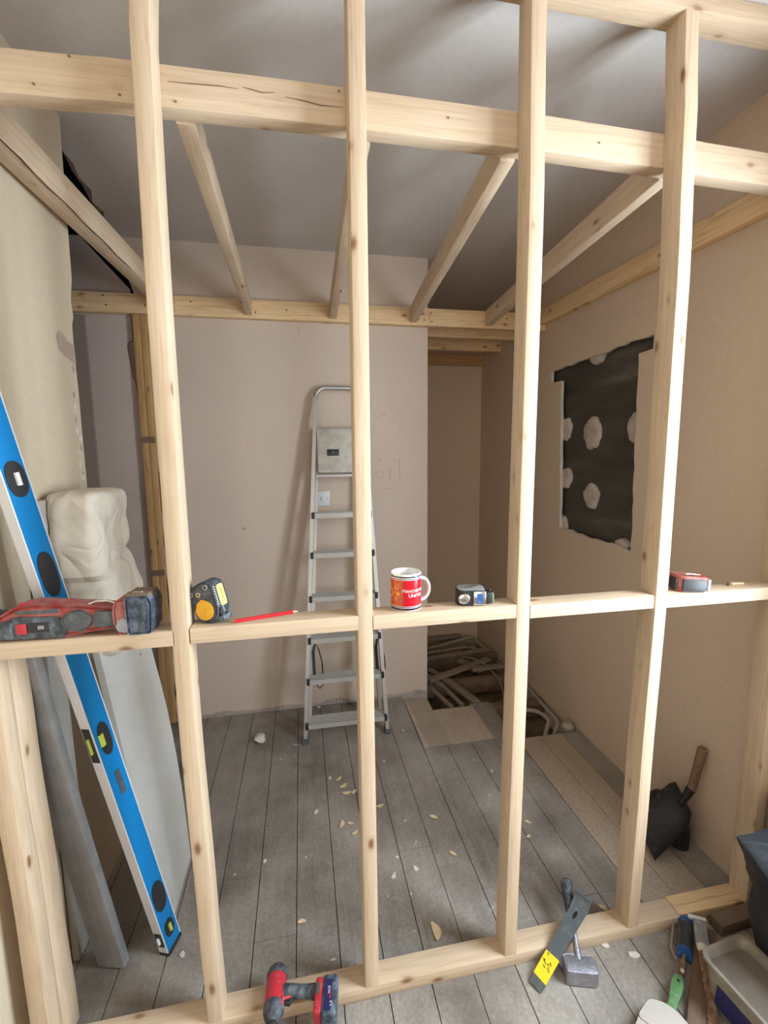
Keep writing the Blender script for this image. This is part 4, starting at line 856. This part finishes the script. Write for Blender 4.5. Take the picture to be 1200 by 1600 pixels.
# ================================================================== IMPACT DRIVER ON THE FLOOR
def driver():
    m = T(-0.208, 0.004, 0.0655) @ Rz(math.radians(-4)) @ Matrix.Scale(0.88, 4); t = thing('impact_driver', 'red and black cordless impact driver lying across the sole plate', 'power tool', m)
    my = Matrix.Rotation(PI / 2, 4, 'X')      # lathe axis -> -Y (bit points to the camera)
    bm = bmesh.new(); lathe(bm, [(0.0, -0.075), (0.020, -0.075), (0.028, -0.068), (0.0305, -0.050), (0.0305, 0.015), (0.029, 0.024), (0.0, 0.024)], 32, my); mesh_obj('motor_housing', bm, 'driverred', t, smooth=True)
    bm = bmesh.new(); lathe(bm, [(0.0, -0.082), (0.022, -0.082), (0.029, -0.074), (0.0325, -0.062), (0.0325, -0.052), (0.0, -0.052)], 32, my); mesh_obj('rear_cap', bm, 'rubber', t, smooth=True)
    bm = bmesh.new(); lathe(bm, [(0.0, 0.018), (0.0315, 0.018), (0.031, 0.036), (0.024, 0.052), (0.014, 0.060), (0.0, 0.060)], 32, my); mesh_obj('nose_cone', bm, 'rubber', t, smooth=True)
    bm = bmesh.new(); lathe(bm, [(0.0, 0.058), (0.012, 0.058), (0.012, 0.074), (0.008, 0.080), (0.0, 0.080)], 20, my); mesh_obj('chuck_collar', bm, 'blackpl', t, smooth=True)
    bm = bmesh.new(); lathe(bm, [(0.0, 0.078), (0.0042, 0.078), (0.0042, 0.118), (0.002, 0.124), (0.0, 0.124)], 6, my); mesh_obj('driver_bit', bm, 'steel', t)
    # handle to the right
    bm = bmesh.new(); rings = []
    for x, y, ry, rz in ((0.010, 0.012, 0.024, 0.022), (0.035, 0.012, 0.021, 0.019), (0.065, 0.010, 0.0175, 0.017), (0.095, 0.006, 0.017, 0.017), (0.122, 0.002, 0.021, 0.019)):
        rings.append([V((x, y + ry * math.cos(a), rz * math.sin(a))) for a in [2 * PI * k / 16 for k in range(16)]])
    loft(bm, rings); mesh_obj('handle', bm, 'rubber', t, smooth=True)
    bm = bmesh.new(); tube(bm, [(0.026, -0.018, 0.004), (0.046, -0.022, 0.004), (0.052, -0.012, 0.004)], [0.006, 0.007, 0.005], 8); mesh_obj('trigger', bm, 'blackpl', t, smooth=True)
    bm = bmesh.new(); tube(bm, [(0.020, -0.040, 0.006), (0.026, -0.018, 0.020), (0.050, -0.012, 0.014)], [0.006, 0.006, 0.003], 8); mesh_obj('red_trim', bm, 'driverred', t, smooth=True)
    mesh_obj('handle_foot', B((0.135, -0.012, 0.002), (0.026, 0.094, 0.050), Rz(-0.08), bev=0.008, seg=3), 'driverred', t, smooth=True)
    mesh_obj('belt_hook', B((0.132, 0.000, 0.029), (0.010, 0.030, 0.003), Rz(-0.08), bev=0.001), 'steel_dk', t)
    b_ = mesh_obj('battery', B((0.168, -0.014, 0.000), (0.046, 0.104, 0.060), Rz(-0.08), bev=0.008, seg=3), 'batt', t, smooth=True)
    mesh_obj('battery_label', B((0.163, -0.018, 0.0305), (0.022, 0.078, 0.0015), Rz(-0.08)), 'navy', b_)
    for s, dx, dy, mt in (('M18', 0.155, -0.030, 'crumb'), ('5.0', 0.160, -0.062, 'crumb')):
        bm = text_mesh(s, 0.011, 0.0003); xf(bm, T(dx + 0.014, dy, 0.0316) @ Rz(PI / 2)); mesh_obj('lettering', bm, mt, b_)
    mesh_obj('label_stripe', B((0.170, -0.020, 0.0316), (0.004, 0.018, 0.0006), Rz(-0.08)), 'driverred', b_)
driver()

# ================================================================== HAMMER AND PRY BAR
def hammer():
    t = thing('lump_hammer', 'lump hammer with a worn grey head propped on the sole plate', 'hammer', (0.650, -0.060, 0.0))
    # head on the floor, handle rising over the plate
    hd = frame((0.652, -0.066, 0.026), (0.96, -0.28, 0), (0, 0, 1)); h0 = T(0.650, -0.060, 0).inverted()
    pts = rounded([(-0.044, -0.022), (-0.036, -0.024), (0.036, -0.024), (0.045, -0.020), (0.045, 0.020), (0.036, 0.024), (-0.036, 0.024), (-0.044, 0.020)], 0.004)
    bm = bmesh.new(); prism(bm, pts, -0.022, 0.022, h0 @ hd, bev=0.004, seg=2); mesh_obj('head', bm, 'steel_rough', t, smooth=True)
    a = V((0.655, -0.052, 0.040)); b = V((0.728, 0.130, 0.098)); d = (b - a)
    P = lambda f: h0 @ (a + d * f)
    bm = bmesh.new(); tube(bm, [P(0), P(0.2), P(0.42)], [0.010, 0.0085, 0.009], 12); mesh_obj('shaft', bm, 'steel_rough', t, smooth=True)
    bm = bmesh.new(); tube(bm, [P(0.40), P(0.44), P(0.6), P(0.85), P(0.97), P(1.0)], [0.011, 0.0160, 0.0155, 0.0175, 0.0195, 0.015], 14); mesh_obj('rubber_grip', bm, 'rubber', t, smooth=True)
hammer()
def prybar():
    a = V((0.512, -0.066, 0.006)); b = V((0.742, 0.052, 0.108)); d = (b - a); L = d.length
    side = V((0.72, -0.62, 0.18)); m = frame(a, d, d.cross(side)); m = frame(a, d, V((-0.35, -0.25, 1)))
    t = thing('pry_bar', 'flat steel pry bar with a yellow label across the hammer', 'pry bar', m)
    bm = bmesh.new(); rings = []
    for f, w_, z in ((0.0, 0.036, 0.0), (0.06, 0.038, 0.0), (0.5, 0.040, 0.002), (0.80, 0.044, 0.002), (0.90, 0.048, 0.004), (0.96, 0.050, 0.009), (1.0, 0.050, 0.016)):
        th = 0.0028 if 0 < f < 0.95 else 0.0012
        rings.append([V((L * f, -w_ / 2, z - th)), V((L * f, w_ / 2, z - th)), V((L * f, w_ / 2, z + th)), V((L * f, -w_ / 2, z + th))])
    loft(bm, rings); mesh_obj('blade', bm, 'steel_dk', t)
    for s in (-1, 1): mesh_obj('claw', prism(bmesh.new(), [(L - 0.002, s * 0.004), (L + 0.016, s * 0.010), (L + 0.012, s * 0.025), (L - 0.002, s * 0.025)], 0.013, 0.019), 'steel_dk', t)
    bm = bmesh.new(); prism(bm, [(L * 0.80 + 0.012 * math.cos(q), 0.0045 * math.sin(q)) for q in [2 * PI * k / 14 for k in range(14)]], 0.004, 0.0062); mesh_obj('nail_slot', bm, 'void', t)
    bm = bmesh.new(); prism(bm, [(0.022, -0.020), (0.094, -0.0205), (0.092, 0.0205), (0.024, 0.020)], 0.0030, 0.0042); lb = mesh_obj('yellow_label', bm, 'label_yellow', t)
    rn = random.Random(4)
    for k in range(7):
        x = 0.050 + rn.uniform(0, 0.036); y = rn.uniform(-0.012, 0.012); bm = bmesh.new(); tube(bm, [(x, y, 0.0044), (x + rn.uniform(-0.008, 0.008), y + 0.006, 0.0044), (x + rn.uniform(-0.01, 0.01), y + rn.uniform(-.004, .01), 0.0044)], 0.0012, 5, flat=0.4); mesh_obj('label_print', bm, 'blackpl', lb)
prybar()

# ================================================================== SHOVEL, DUSTPAN BY THE RIGHT WALL
def shovel():
    t = thing('hand_shovel', 'black coal shovel with a brown wooden handle leaning in the corner', 'shovel', (1.20, 0.28, 0))
    o = V((1.20, 0.28, 0)); A = V((1.302, 0.300, 0.238)); Bp = V((1.312, 0.205, 0.140)); C = V((1.150, 0.205, 0.004)); Dp = V((1.165, 0.345, 0.050))
    n = (Bp - C).cross(Dp - C).normalized()
    if n.y > 0: n = -n
    bm = bmesh.new(); F = []; K = []
    for i in range(11):
        s = i / 10; rF = []; rK = []
        for j in range(11):
            u = j / 10
            e = 1 - 0.25 * max(0, (s - 0.75) / 0.25) ** 2
            uu = 0.5 + (u - 0.5) * e
            p = (C * (1 - uu) + Dp * uu) * (1 - s) + (Bp * (1 - uu) + A * uu) * s
            dish = 0.030 * (abs(uu - 0.5) * 2) ** 3 + 0.028 * max(0, s - 0.8) * 5
            q = p + n * (dish - 0.004); rF.append(bm.verts.new(q - o)); rK.append(bm.verts.new(q - n * 0.003 - o))
        F.append(rF); K.append(rK)
    for i in range(10):
        for j in range(10):
            bm.faces.new((F[i][j], F[i][j + 1], F[i + 1][j + 1], F[i + 1][j])); bm.faces.new((K[i][j], K[i + 1][j], K[i + 1][j + 1], K[i][j + 1]))
    for i in range(10):
        for j in (0, 10):
            bm.faces.new((F[i][j], F[i + 1][j], K[i + 1][j], K[i][j])); bm.faces.new((F[j][i], F[j][i + 1], K[j][i + 1], K[j][i]))
    mesh_obj('pan', bm, 'coal', t, smooth=True)
    h0 = V((1.306, 0.248, 0.200)); h1 = V((1.312, 0.243, 0.240)); h2 = V((1.343, 0.237, 0.415))
    bm = bmesh.new(); tube(bm, [V((1.285, 0.258, 0.175)) - o, h1 - o + V((0, 0, 0.01))], [0.010, 0.016], 12); mesh_obj('socket', bm, 'coal', t, smooth=True)
    bm = bmesh.new(); tube(bm, [h1 - o, h1.lerp(h2, 0.5) - o, h1.lerp(h2, 0.97) - o, h2 - o], [0.0145, 0.015, 0.0165, 0.012], 14); mesh_obj('handle', bm, 'handle_wood', t, smooth=True)
    t2 = bmesh.new(); rings = []
    for z, s in ((0.0, 1.0), (0.05, 1.02), (0.10, 0.9), (0.135, 0.6), (0.15, 0.2)):
        rings.append([V((1.300 + 0.052 * s * math.cos(a) * (1 + 0.1 * math.sin(3 * a)), 0.330 + 0.10 * s * math.sin(a), z)) for a in [2 * PI * k / 18 for k in range(18)]])
    loft(t2, rings); tag(mesh_obj('rubble_sack', t2, 'coal', smooth=True), 'small black lump of sacking on the floor behind the coal shovel', 'sack')
shovel()

# ================================================================== LOWER RIGHT CLUTTER
def sack():
    bm = bmesh.new(); rings = []; n = 30
    rows = [(0.0, 1.175, 0.13), (0.03, 1.165, 0.145), (0.10, 1.135, 0.14), (0.16, 1.115, 0.13), (0.20, 1.100, 0.125), (0.25, 1.108, 0.12), (0.29, 1.115, 0.11), (0.34, 1.095, 0.10), (0.36, 1.078, 0.078), (0.40, 1.055, 0.060), (0.44, 1.034, 0.040), (0.475, 1.016, 0.024), (0.490, 1.010, 0.018), (0.494, 1.011, 0.015)]
    for z, xl_, hy in rows:
        cx = (xl_ + 1.34) / 2; hx = 1.34 - cx; r = []
        zz = z
        for k in range(n):
            a = 2 * PI * k / n; ca, sa = math.cos(a), math.sin(a)
            p = V((cx + math.copysign(abs(ca) ** 0.45, ca) * hx, -0.185 - 0.11 * (1 - min(z, 0.49) / 0.49) + math.copysign(abs(sa) ** 0.6, sa) * hy, zz - (0.03 * (ca + 1) / 2 if z > 0.45 else 0)))
            f = 0.012 * mnoise.noise(p * 9) + 0.010 * (0.5 - abs(mnoise.noise(V((p.x * 22, p.y * 22, p.z * 11))))); p += V((ca, sa, 0)) * f
            p.x = min(p.x, XR - 0.006); r.append(p)
        rings.append(r)
    loft(bm, rings); bmesh.ops.subdivide_edges(bm, edges=bm.edges[:], cuts=1, use_grid_fill=True, smooth=0.6)
    for v in bm.verts: v.co.z = max(v.co.z, 0.001); v.co.x = min(v.co.x, XR - 0.004)
    return bm
tag(mesh_obj('rubble_sack', sack(), 'bag', smooth=True), 'tall black plastic rubble sack at the lower right against the wall', 'sack')
def tub():
    m = T(1.040, -0.270, 0.0) @ Rz(math.radians(-84)) @ Matrix.Scale(0.95, 4); t = thing('plastic_tub', 'cloudy plastic tub with a navy print and dusty grey contents', 'tub', m)
    def rr(hx, hy, r, z, n=6):
        pts = rounded([(-hx, -hy), (hx, -hy), (hx, hy), (-hx, hy)], r, n); return [V((x, y, z)) for x, y in pts]
    bm = bmesh.new(); loft(bm, [rr(0.105, 0.068, 0.030, 0.0), rr(0.120, 0.080, 0.034, 0.130), rr(0.128, 0.088, 0.036, 0.134), rr(0.128, 0.088, 0.036, 0.144), rr(0.119, 0.079, 0.032, 0.144), rr(0.117, 0.077, 0.032, 0.130), rr(0.103, 0.066, 0.028, 0.006)]); mesh_obj('tub_body', bm, 'tub', t, smooth=True)
    bm = bmesh.new(); loft(bm, [rr(0.104, 0.067, 0.028, 0.02), rr(0.114, 0.074, 0.03, 0.112)]); mesh_obj('residue', bm, 'tubdust', t, smooth=True)
    bm = bmesh.new()
    sd = Matrix(((1, 0, 0, 0), (0, 0, -1, -0.0765), (0, 1, 0, 0.068), (0, 0, 0, 1)))
    prism(bm, rounded([(-0.075, -0.036), (0.06, -0.036), (0.07, 0.040), (-0.075, 0.040)], 0.006), -0.0005, 0.0022, sd @ Matrix.Rotation(math.radians(-5), 4, 'X')); mesh_obj('navy_label', bm, 'navy', t)
tub()
timber('timber_offcut', 'dark old timber offcut butted against the sole plate at the right', (1.150, -0.030, 0.020), (1.345, -0.020, 0.020), (0, 0, 1), 0.045, 0.036, 'old_wood', cat='offcut')
timber('timber_offcut', 'long dusty brown timber strip on the floor left of the tub', (1.115, -0.030, 0.011), (0.775, -0.330, 0.011), (0, 0, 1), 0.055, 0.020, 'old_wood', cat='offcut')
# blue-ended plate tool
def roller():
    m = frame((1.032, -0.022, 0.020), (0.055, 0.075, 0.004), (0, 0, 1)); t = thing('paint_roller', 'dusty dark roller with blue ends and a rusty shaft', 'paint roller', frame((1.022, -0.046, 0.024), (0.080, 0.080, 0.0), (0, 0, 1)))
    bm = bmesh.new(); tube(bm, [(-0.048, 0, 0), (0.048, 0, 0)], 0.019, 18); mesh_obj('sleeve', bm, 'darkglass', t, smooth=True)
    for s in (-1, 1): bm = bmesh.new(); tube(bm, [(s * 0.046, 0, 0), (s * 0.058, 0, 0)], 0.0205, 18); mesh_obj('end_cap', bm, 'blueplastic', t, smooth=True)
    bm = bmesh.new(); tube(bm, [(0.054, 0.012, 0.004), (0.054, 0.030, -0.004), (-0.050, 0.034, -0.008), (-0.075, 0.020, -0.012)], 0.0035, 8); mesh_obj('wire_frame', bm, 'lath', t, smooth=True)
    bm = bmesh.new(); tube(bm, [(-0.058, 0, 0), (-0.085, 0.004, -0.014), (-0.120, 0.008, -0.020), (-0.160, 0.018, -0.022), (-0.185, 0.022, -0.023)], [0.004, 0.008, 0.0065, 0.008, 0.004], 10); mesh_obj('shaft', bm, 'rust', t, smooth=True)
    mesh_obj('pale_knob', B((-0.105, 0.004, -0.006), (0.010, 0.010, 0.008), bev=0.003), 'crumb', t, smooth=True)
roller()
def scraper():
    t = thing('wallpaper_scraper', 'grey block-headed scraper with a white edge and long rusty brown handle', 'scraper', frame((1.064, -0.060, 0.043), (0.062, 0.075, 0.004), (0, 0, 1)))
    mesh_obj('head', B((0.0, 0, 0), (0.074, 0.034, 0.018), bev=0.003), 'greytool', t, smooth=True)
    mesh_obj('white_edge', B((0.045, -0.002, 0.004), (0.010, 0.050, 0.010), Rz(0.18), bev=0.002), 'white_pl', t, smooth=True)
    bm = bmesh.new(); tube(bm, [(-0.034, 0, 0.0), (-0.050, 0, -0.002), (-0.060, 0, -0.004)], [0.016, 0.014, 0.012], 10, flat=0.6); mesh_obj('collar', bm, 'crumb', t, smooth=True)
    bm = bmesh.new(); tube(bm, [(-0.055, 0, -0.003), (-0.12, -0.004, -0.008), (-0.19, -0.006, -0.010), (-0.26, 0.0, -0.012)], [0.013, 0.014, 0.012, 0.015], 12, flat=0.7); mesh_obj('handle', bm, 'rust', t, smooth=True)
scraper()
def brush():
    a = V((0.912, -0.140, 0.034)); b = V((0.820, -0.208, 0.034)); t = thing('paint_brush', 'wide dusty brush with a light green handle at the bottom edge', 'brush', frame(b, a - b, (0, 0, 1)))
    L = (a - b).length
    out = rounded([(-0.010, -0.012), (0.03, -0.010), (0.085, -0.015), (L, -0.010), (L, 0.010), (0.085, 0.015), (0.03, 0.010), (-0.010, 0.012)], 0.008, 3)
    bm = bmesh.new(); prism(bm, out, -0.007, 0.007, None, bev=0.003); h = mesh_obj('handle', bm, 'green', t, smooth=True)
    mesh_obj('hang_hole', prism(bmesh.new(), blobpts(L - 0.018, 0, 0.0035, 0.0035, 1, 12, 0), 0.0065, 0.0078), 'void', h)
    bm = bmesh.new(); prism(bm, rounded([(-0.070, -0.062), (-0.006, -0.048), (0.010, -0.014), (0.010, 0.014), (-0.006, 0.048), (-0.070, 0.062)], 0.012), -0.011, 0.011, None, bev=0.004); mesh_obj('ferrule', bm, 'bristle', t, smooth=True)
    bm = bmesh.new(); prism(bm, [(-0.140, -0.064), (-0.066, -0.060), (-0.066, 0.060), (-0.140, 0.064)], -0.010, 0.008, None, bev=0.003); mesh_obj('bristles', bm, 'bristle', t, smooth=True)
brush()

# ================================================================== OPENED FLOOR IN THE RECESS
for lb, y, z, x0, x1 in (('old brown floor joist farthest back in the opened recess floor', 2.05, -0.075, XC, XR - 0.01), ('old brown floor joist in the middle of the opened recess floor', 1.70, -0.075, XC, XR - 0.01), ('old brown floor joist nearest, under the edge of the remaining boards', 1.36, -0.075, 0.66, XR - 0.01)):
    timber('floor_joist', lb, (x0, y, z), (x1, y, z), (0, 0, 1), 0.050, 0.10, 'old_wood', cat='timber')
scr = [((0.70, 1.66, 0.009), (1.22, 1.88, 0.009), 0.05), ((0.68, 2.02, -0.014), (1.28, 2.08, -0.014), 0.045), ((0.66, 2.10, -0.01), (0.98, 2.13, -0.01), 0.03), ((0.76, 1.86, -0.015), (0.86, 1.62, -0.012), 0.045), ((0.67, 1.90, -0.012), (0.78, 1.62, -0.012), 0.03),
       ((0.70, 1.60, -0.012), (0.76, 1.36, -0.012), 0.022), ((0.78, 1.62, -0.012), (0.83, 1.37, -0.012), 0.022), ((0.86, 1.62, -0.012), (0.93, 1.37, -0.012), 0.05), ((1.02, 1.95, -0.012), (1.12, 1.76, -0.012), 0.06), ((1.04, 1.755, 0.009), (1.33, 1.765, 0.009), 0.05), ((0.665, 2.38, -0.02), (1.2, 2.40, -0.02), 0.05)]
where = ['longest strip, slanting across behind the middle joist', 'strip lying on the farthest joist', 'short strip at the back left beside the chimney breast', 'wide short piece bridging the middle joist', 'narrow piece hugging the chimney breast', 'leftmost of three fingers over the near gap', 'middle finger over the near gap', 'widest finger over the near gap', 'broad stub pointing at the pipes', 'flat strip on the middle joist near the right wall', 'last strip near the recess back wall']
for k, (a, b, w_) in enumerate(scr):
    timber('board_scrap', 'dusty broken floorboard, ' + where[k], a, b, (0, 0, 1), w_, 0.018, 'lath', cat='board scrap', group='broken floorboards in the recess')
def pipe(name, label, path, r, mat='pipe', cat='pipe'):
    bm = bmesh.new(); pts = []
    P_ = [V(p) for p in path]
    for i in range(len(P_) - 1):
        p0, p1, p2, p3 = P_[max(i - 1, 0)], P_[i], P_[i + 1], P_[min(i + 2, len(P_) - 1)]
        for k in range(6):
            u = k / 6; pts.append(0.5 * ((2 * p1) + (p2 - p0) * u + (2 * p0 - 5 * p1 + 4 * p2 - p3) * u * u + (3 * p1 - p0 - 3 * p2 + p3) * u ** 3))
    pts.append(P_[-1]); tube(bm, pts, r, 10); return tag(mesh_obj(name, bm, mat, smooth=True), label, cat)
pipe('plastic_pipe', 'white pipe hugging the foot of the right wall in the floor gap', [(1.345, 1.95, -0.03), (1.335, 1.50, -0.03), (1.325, 1.25, -0.03), (1.322, 1.14, -0.035), (1.285, 1.09, -0.05), (1.245, 1.07, -0.10)], 0.011)
pipe('plastic_pipe', 'white pipe curving out of the floor gap left of the wall pipe', [(1.13, 1.36, -0.06), (1.20, 1.30, -0.045), (1.262, 1.26, -0.04), (1.282, 1.17, -0.04), (1.235, 1.105, -0.06), (1.200, 1.075, -0.11)], 0.012)
pipe('plastic_pipe', 'white pipe at the back of the recess floor, rear one of the pair', [(0.66, 2.21, -0.04), (0.95, 2.26, -0.035), (1.26, 2.36, -0.03), (1.30, 2.28, -0.04), (1.33, 2.12, -0.05)], 0.013)
pipe('plastic_pipe', 'white pipe at the back of the recess floor, front one of the pair', [(0.66, 2.16, -0.04), (0.95, 2.18, -0.035), (1.20, 2.20, -0.04), (1.26, 2.14, -0.06)], 0.011)
pipe('electric_cable', 'thin grey cable looping out of the recess floor gap', [(1.03, 1.93, 0.026), (1.12, 1.80, 0.040), (1.19, 1.66, -0.02), (1.16, 1.50, -0.06), (1.12, 1.44, -0.12)], 0.0045, 'lath', 'cable')
tag(mesh_obj('pipe_cap', lathe(bmesh.new(), [(0.0, 0.0), (0.034, 0.002), (0.036, 0.020), (0.022, 0.040), (0.0, 0.044)], 20, T(1.318, 1.03, -0.012)), 'pipe', smooth=True), 'round white cap beside the floor gap at the right wall', 'pipe cap')
ins = bmesh.new(); g = bmesh.ops.create_grid(ins, x_segments=40, y_segments=40, size=0.5)
for v in ins.verts:
    x, y = v.co.x * 0.72 + 1.01, v.co.y * 1.44 + 1.70; v.co = V((x, y, -0.17 + 0.07 * mnoise.noise(V((x * 5, y * 5, 0))) + 0.03 * mnoise.noise(V((x * 17, y * 17, 2)))))
r_ = bmesh.ops.extrude_face_region(ins, geom=ins.faces[:]); bmesh.ops.translate(ins, verts=[q for q in r_['geom'] if isinstance(q, bmesh.types.BMVert)], vec=(0, 0, -0.06))
ro = mesh_obj('rubble', ins, plain('olive_rubble', (0.15, 0.115, 0.06), 1.0, bmp=1.0, dscale=25, var=0.4, dust=0.4, dustcol=(0.22, 0.18, 0.11)), smooth=True); ro['kind'] = 'stuff'; ro['label'] = 'olive-brown rubble and dust under the opened recess floor'; ro['category'] = 'rubble'

# ================================================================== FLOOR DEBRIS
deb = [(-0.005, 0.883, .02), (0.036, 0.871, .024), (0.052, 0.822, .03), (0.063, 0.776, .03), (0.094, 0.777, .022), (0.061, 0.608, .02), (0.027, 0.608, .028), (0.074, 0.557, .022), (0.196, 0.674, .024), (0.407, 0.573, .026), (0.428, 0.392, .022), (0.285, 0.134, .042), (0.746, 0.406, .016), (0.779, 0.472, .02), (0.849, 0.1, .02), (-0.138, 0.249, .02)]
where = ['leftmost of the curled cluster', 'upper one in the curled cluster left of the middle stud', 'third of the curled cluster, thick one', 'fourth of the curled cluster, near the stud', 'rightmost of the curled cluster, half behind the stud', 'thin one below the curled cluster', 'pale streak below the curled cluster', 'nearest small one left of the middle stud', 'pale one just right of the middle stud', 'one lying right of centre on the dark boards', 'wide-curved one in the middle bay near the dark boards', 'largest, just behind the sole plate left of the hammer', 'crumbly one by the second stud from the right, nearer', 'crumbly one by the second stud from the right, farther', 'pale strip behind the hammer grip', 'thin one on the boards in the left bay']
rs = random.Random(8)
for k, (x, y, s) in enumerate(deb):
    bm = bmesh.new(); a0 = rs.uniform(0, 2 * PI); rings = []; s = s * 1.35
    n = 7; curl = rs.uniform(0.6, 1.8)
    for i in range(n):
        t_ = i / (n - 1) - 0.5; wd = s * 0.22 * (1 - (2 * t_) ** 2 * 0.8) + 0.0008
        px = s * t_; py = s * 0.35 * curl * t_ * t_; z = 0.0022 + s * 0.18 * abs(t_) * curl * 0.5
        rings.append([V((px, py - wd, z)), V((px, py + wd, z)), V((px, py + wd, z + 0.0009)), V((px, py - wd, z + 0.0009))])
    loft(bm, rings); tag(mesh_obj('wood_shaving', bm, 'shaving', mtx=T(x, y, 0.0) @ Rz(a0)), 'curl of pale wood shaving, ' + where[k], 'wood shaving', 'wood shavings on the floor')
chips = [(0.274, 0.358, .012), (0.187, 0.344, .010), (-0.077, 0.696, .012), (0.284, 0.577, .006), (0.781, -0.004, .012), (0.847, -0.044, .016), (0.761, 0.782, .010), (0.215, 0.418, .008), (0.191, 0.354, .006), (-0.274, 0.498, .009), (-0.122, 0.484, .006), (-0.497, 0.219, .012), (-0.034, 1.504, .016), (0.414, 1.175, .010), (0.265, 0.951, .007), (0.706, 0.872, .006)]
where = ['brown-edged flake in the middle bay', 'white blob right of the middle stud, nearest', 'small flake left of the curled shavings', 'tiny one beside a board seam in the middle bay', 'pale one in front of the sole plate right of the hammer', 'pale round one on the boards right of the hammer head', 'one by the pale board patch', 'smallest of the white line right of the middle stud', 'second of the white line right of the middle stud', 'one on the boards in the left bay', 'tiny one left of the middle stud', 'one at the foot of the blue level', 'one under the back wall behind the stepladder', 'one right of the stepladder foot', 'one right of the middle stud, farther back', 'tiny one beside the pale board patch']
for k, (x, y, s) in enumerate(chips):
    bm = bmesh.new(); prism(bm, blobpts(0, 0, s, s * 0.6, 60 + k, 9, 0.3), 0.0006, 0.0006 + s * 0.25, None, bev=0.0002); tag(mesh_obj('plaster_crumb', bm, 'crumb', mtx=T(x, y, 0.0) @ Rz(rs.uniform(0, 6))), 'plaster crumb, ' + where[k], 'plaster crumb', 'plaster crumbs on the floor')
bm = bmesh.new(); bmesh.ops.create_icosphere(bm, subdivisions=3, radius=0.03)
for v in bm.verts:
    v.co *= 1 + 0.45 * mnoise.noise(v.co * 45); v.co.z = max(v.co.z * 0.6 + 0.016, 0.001)
tag(mesh_obj('crumpled_paper', bm, 'crumb'), 'crumpled greyish scrap of paper on the floor left of the stepladder', 'paper').location = (-0.352, 1.239, 0)
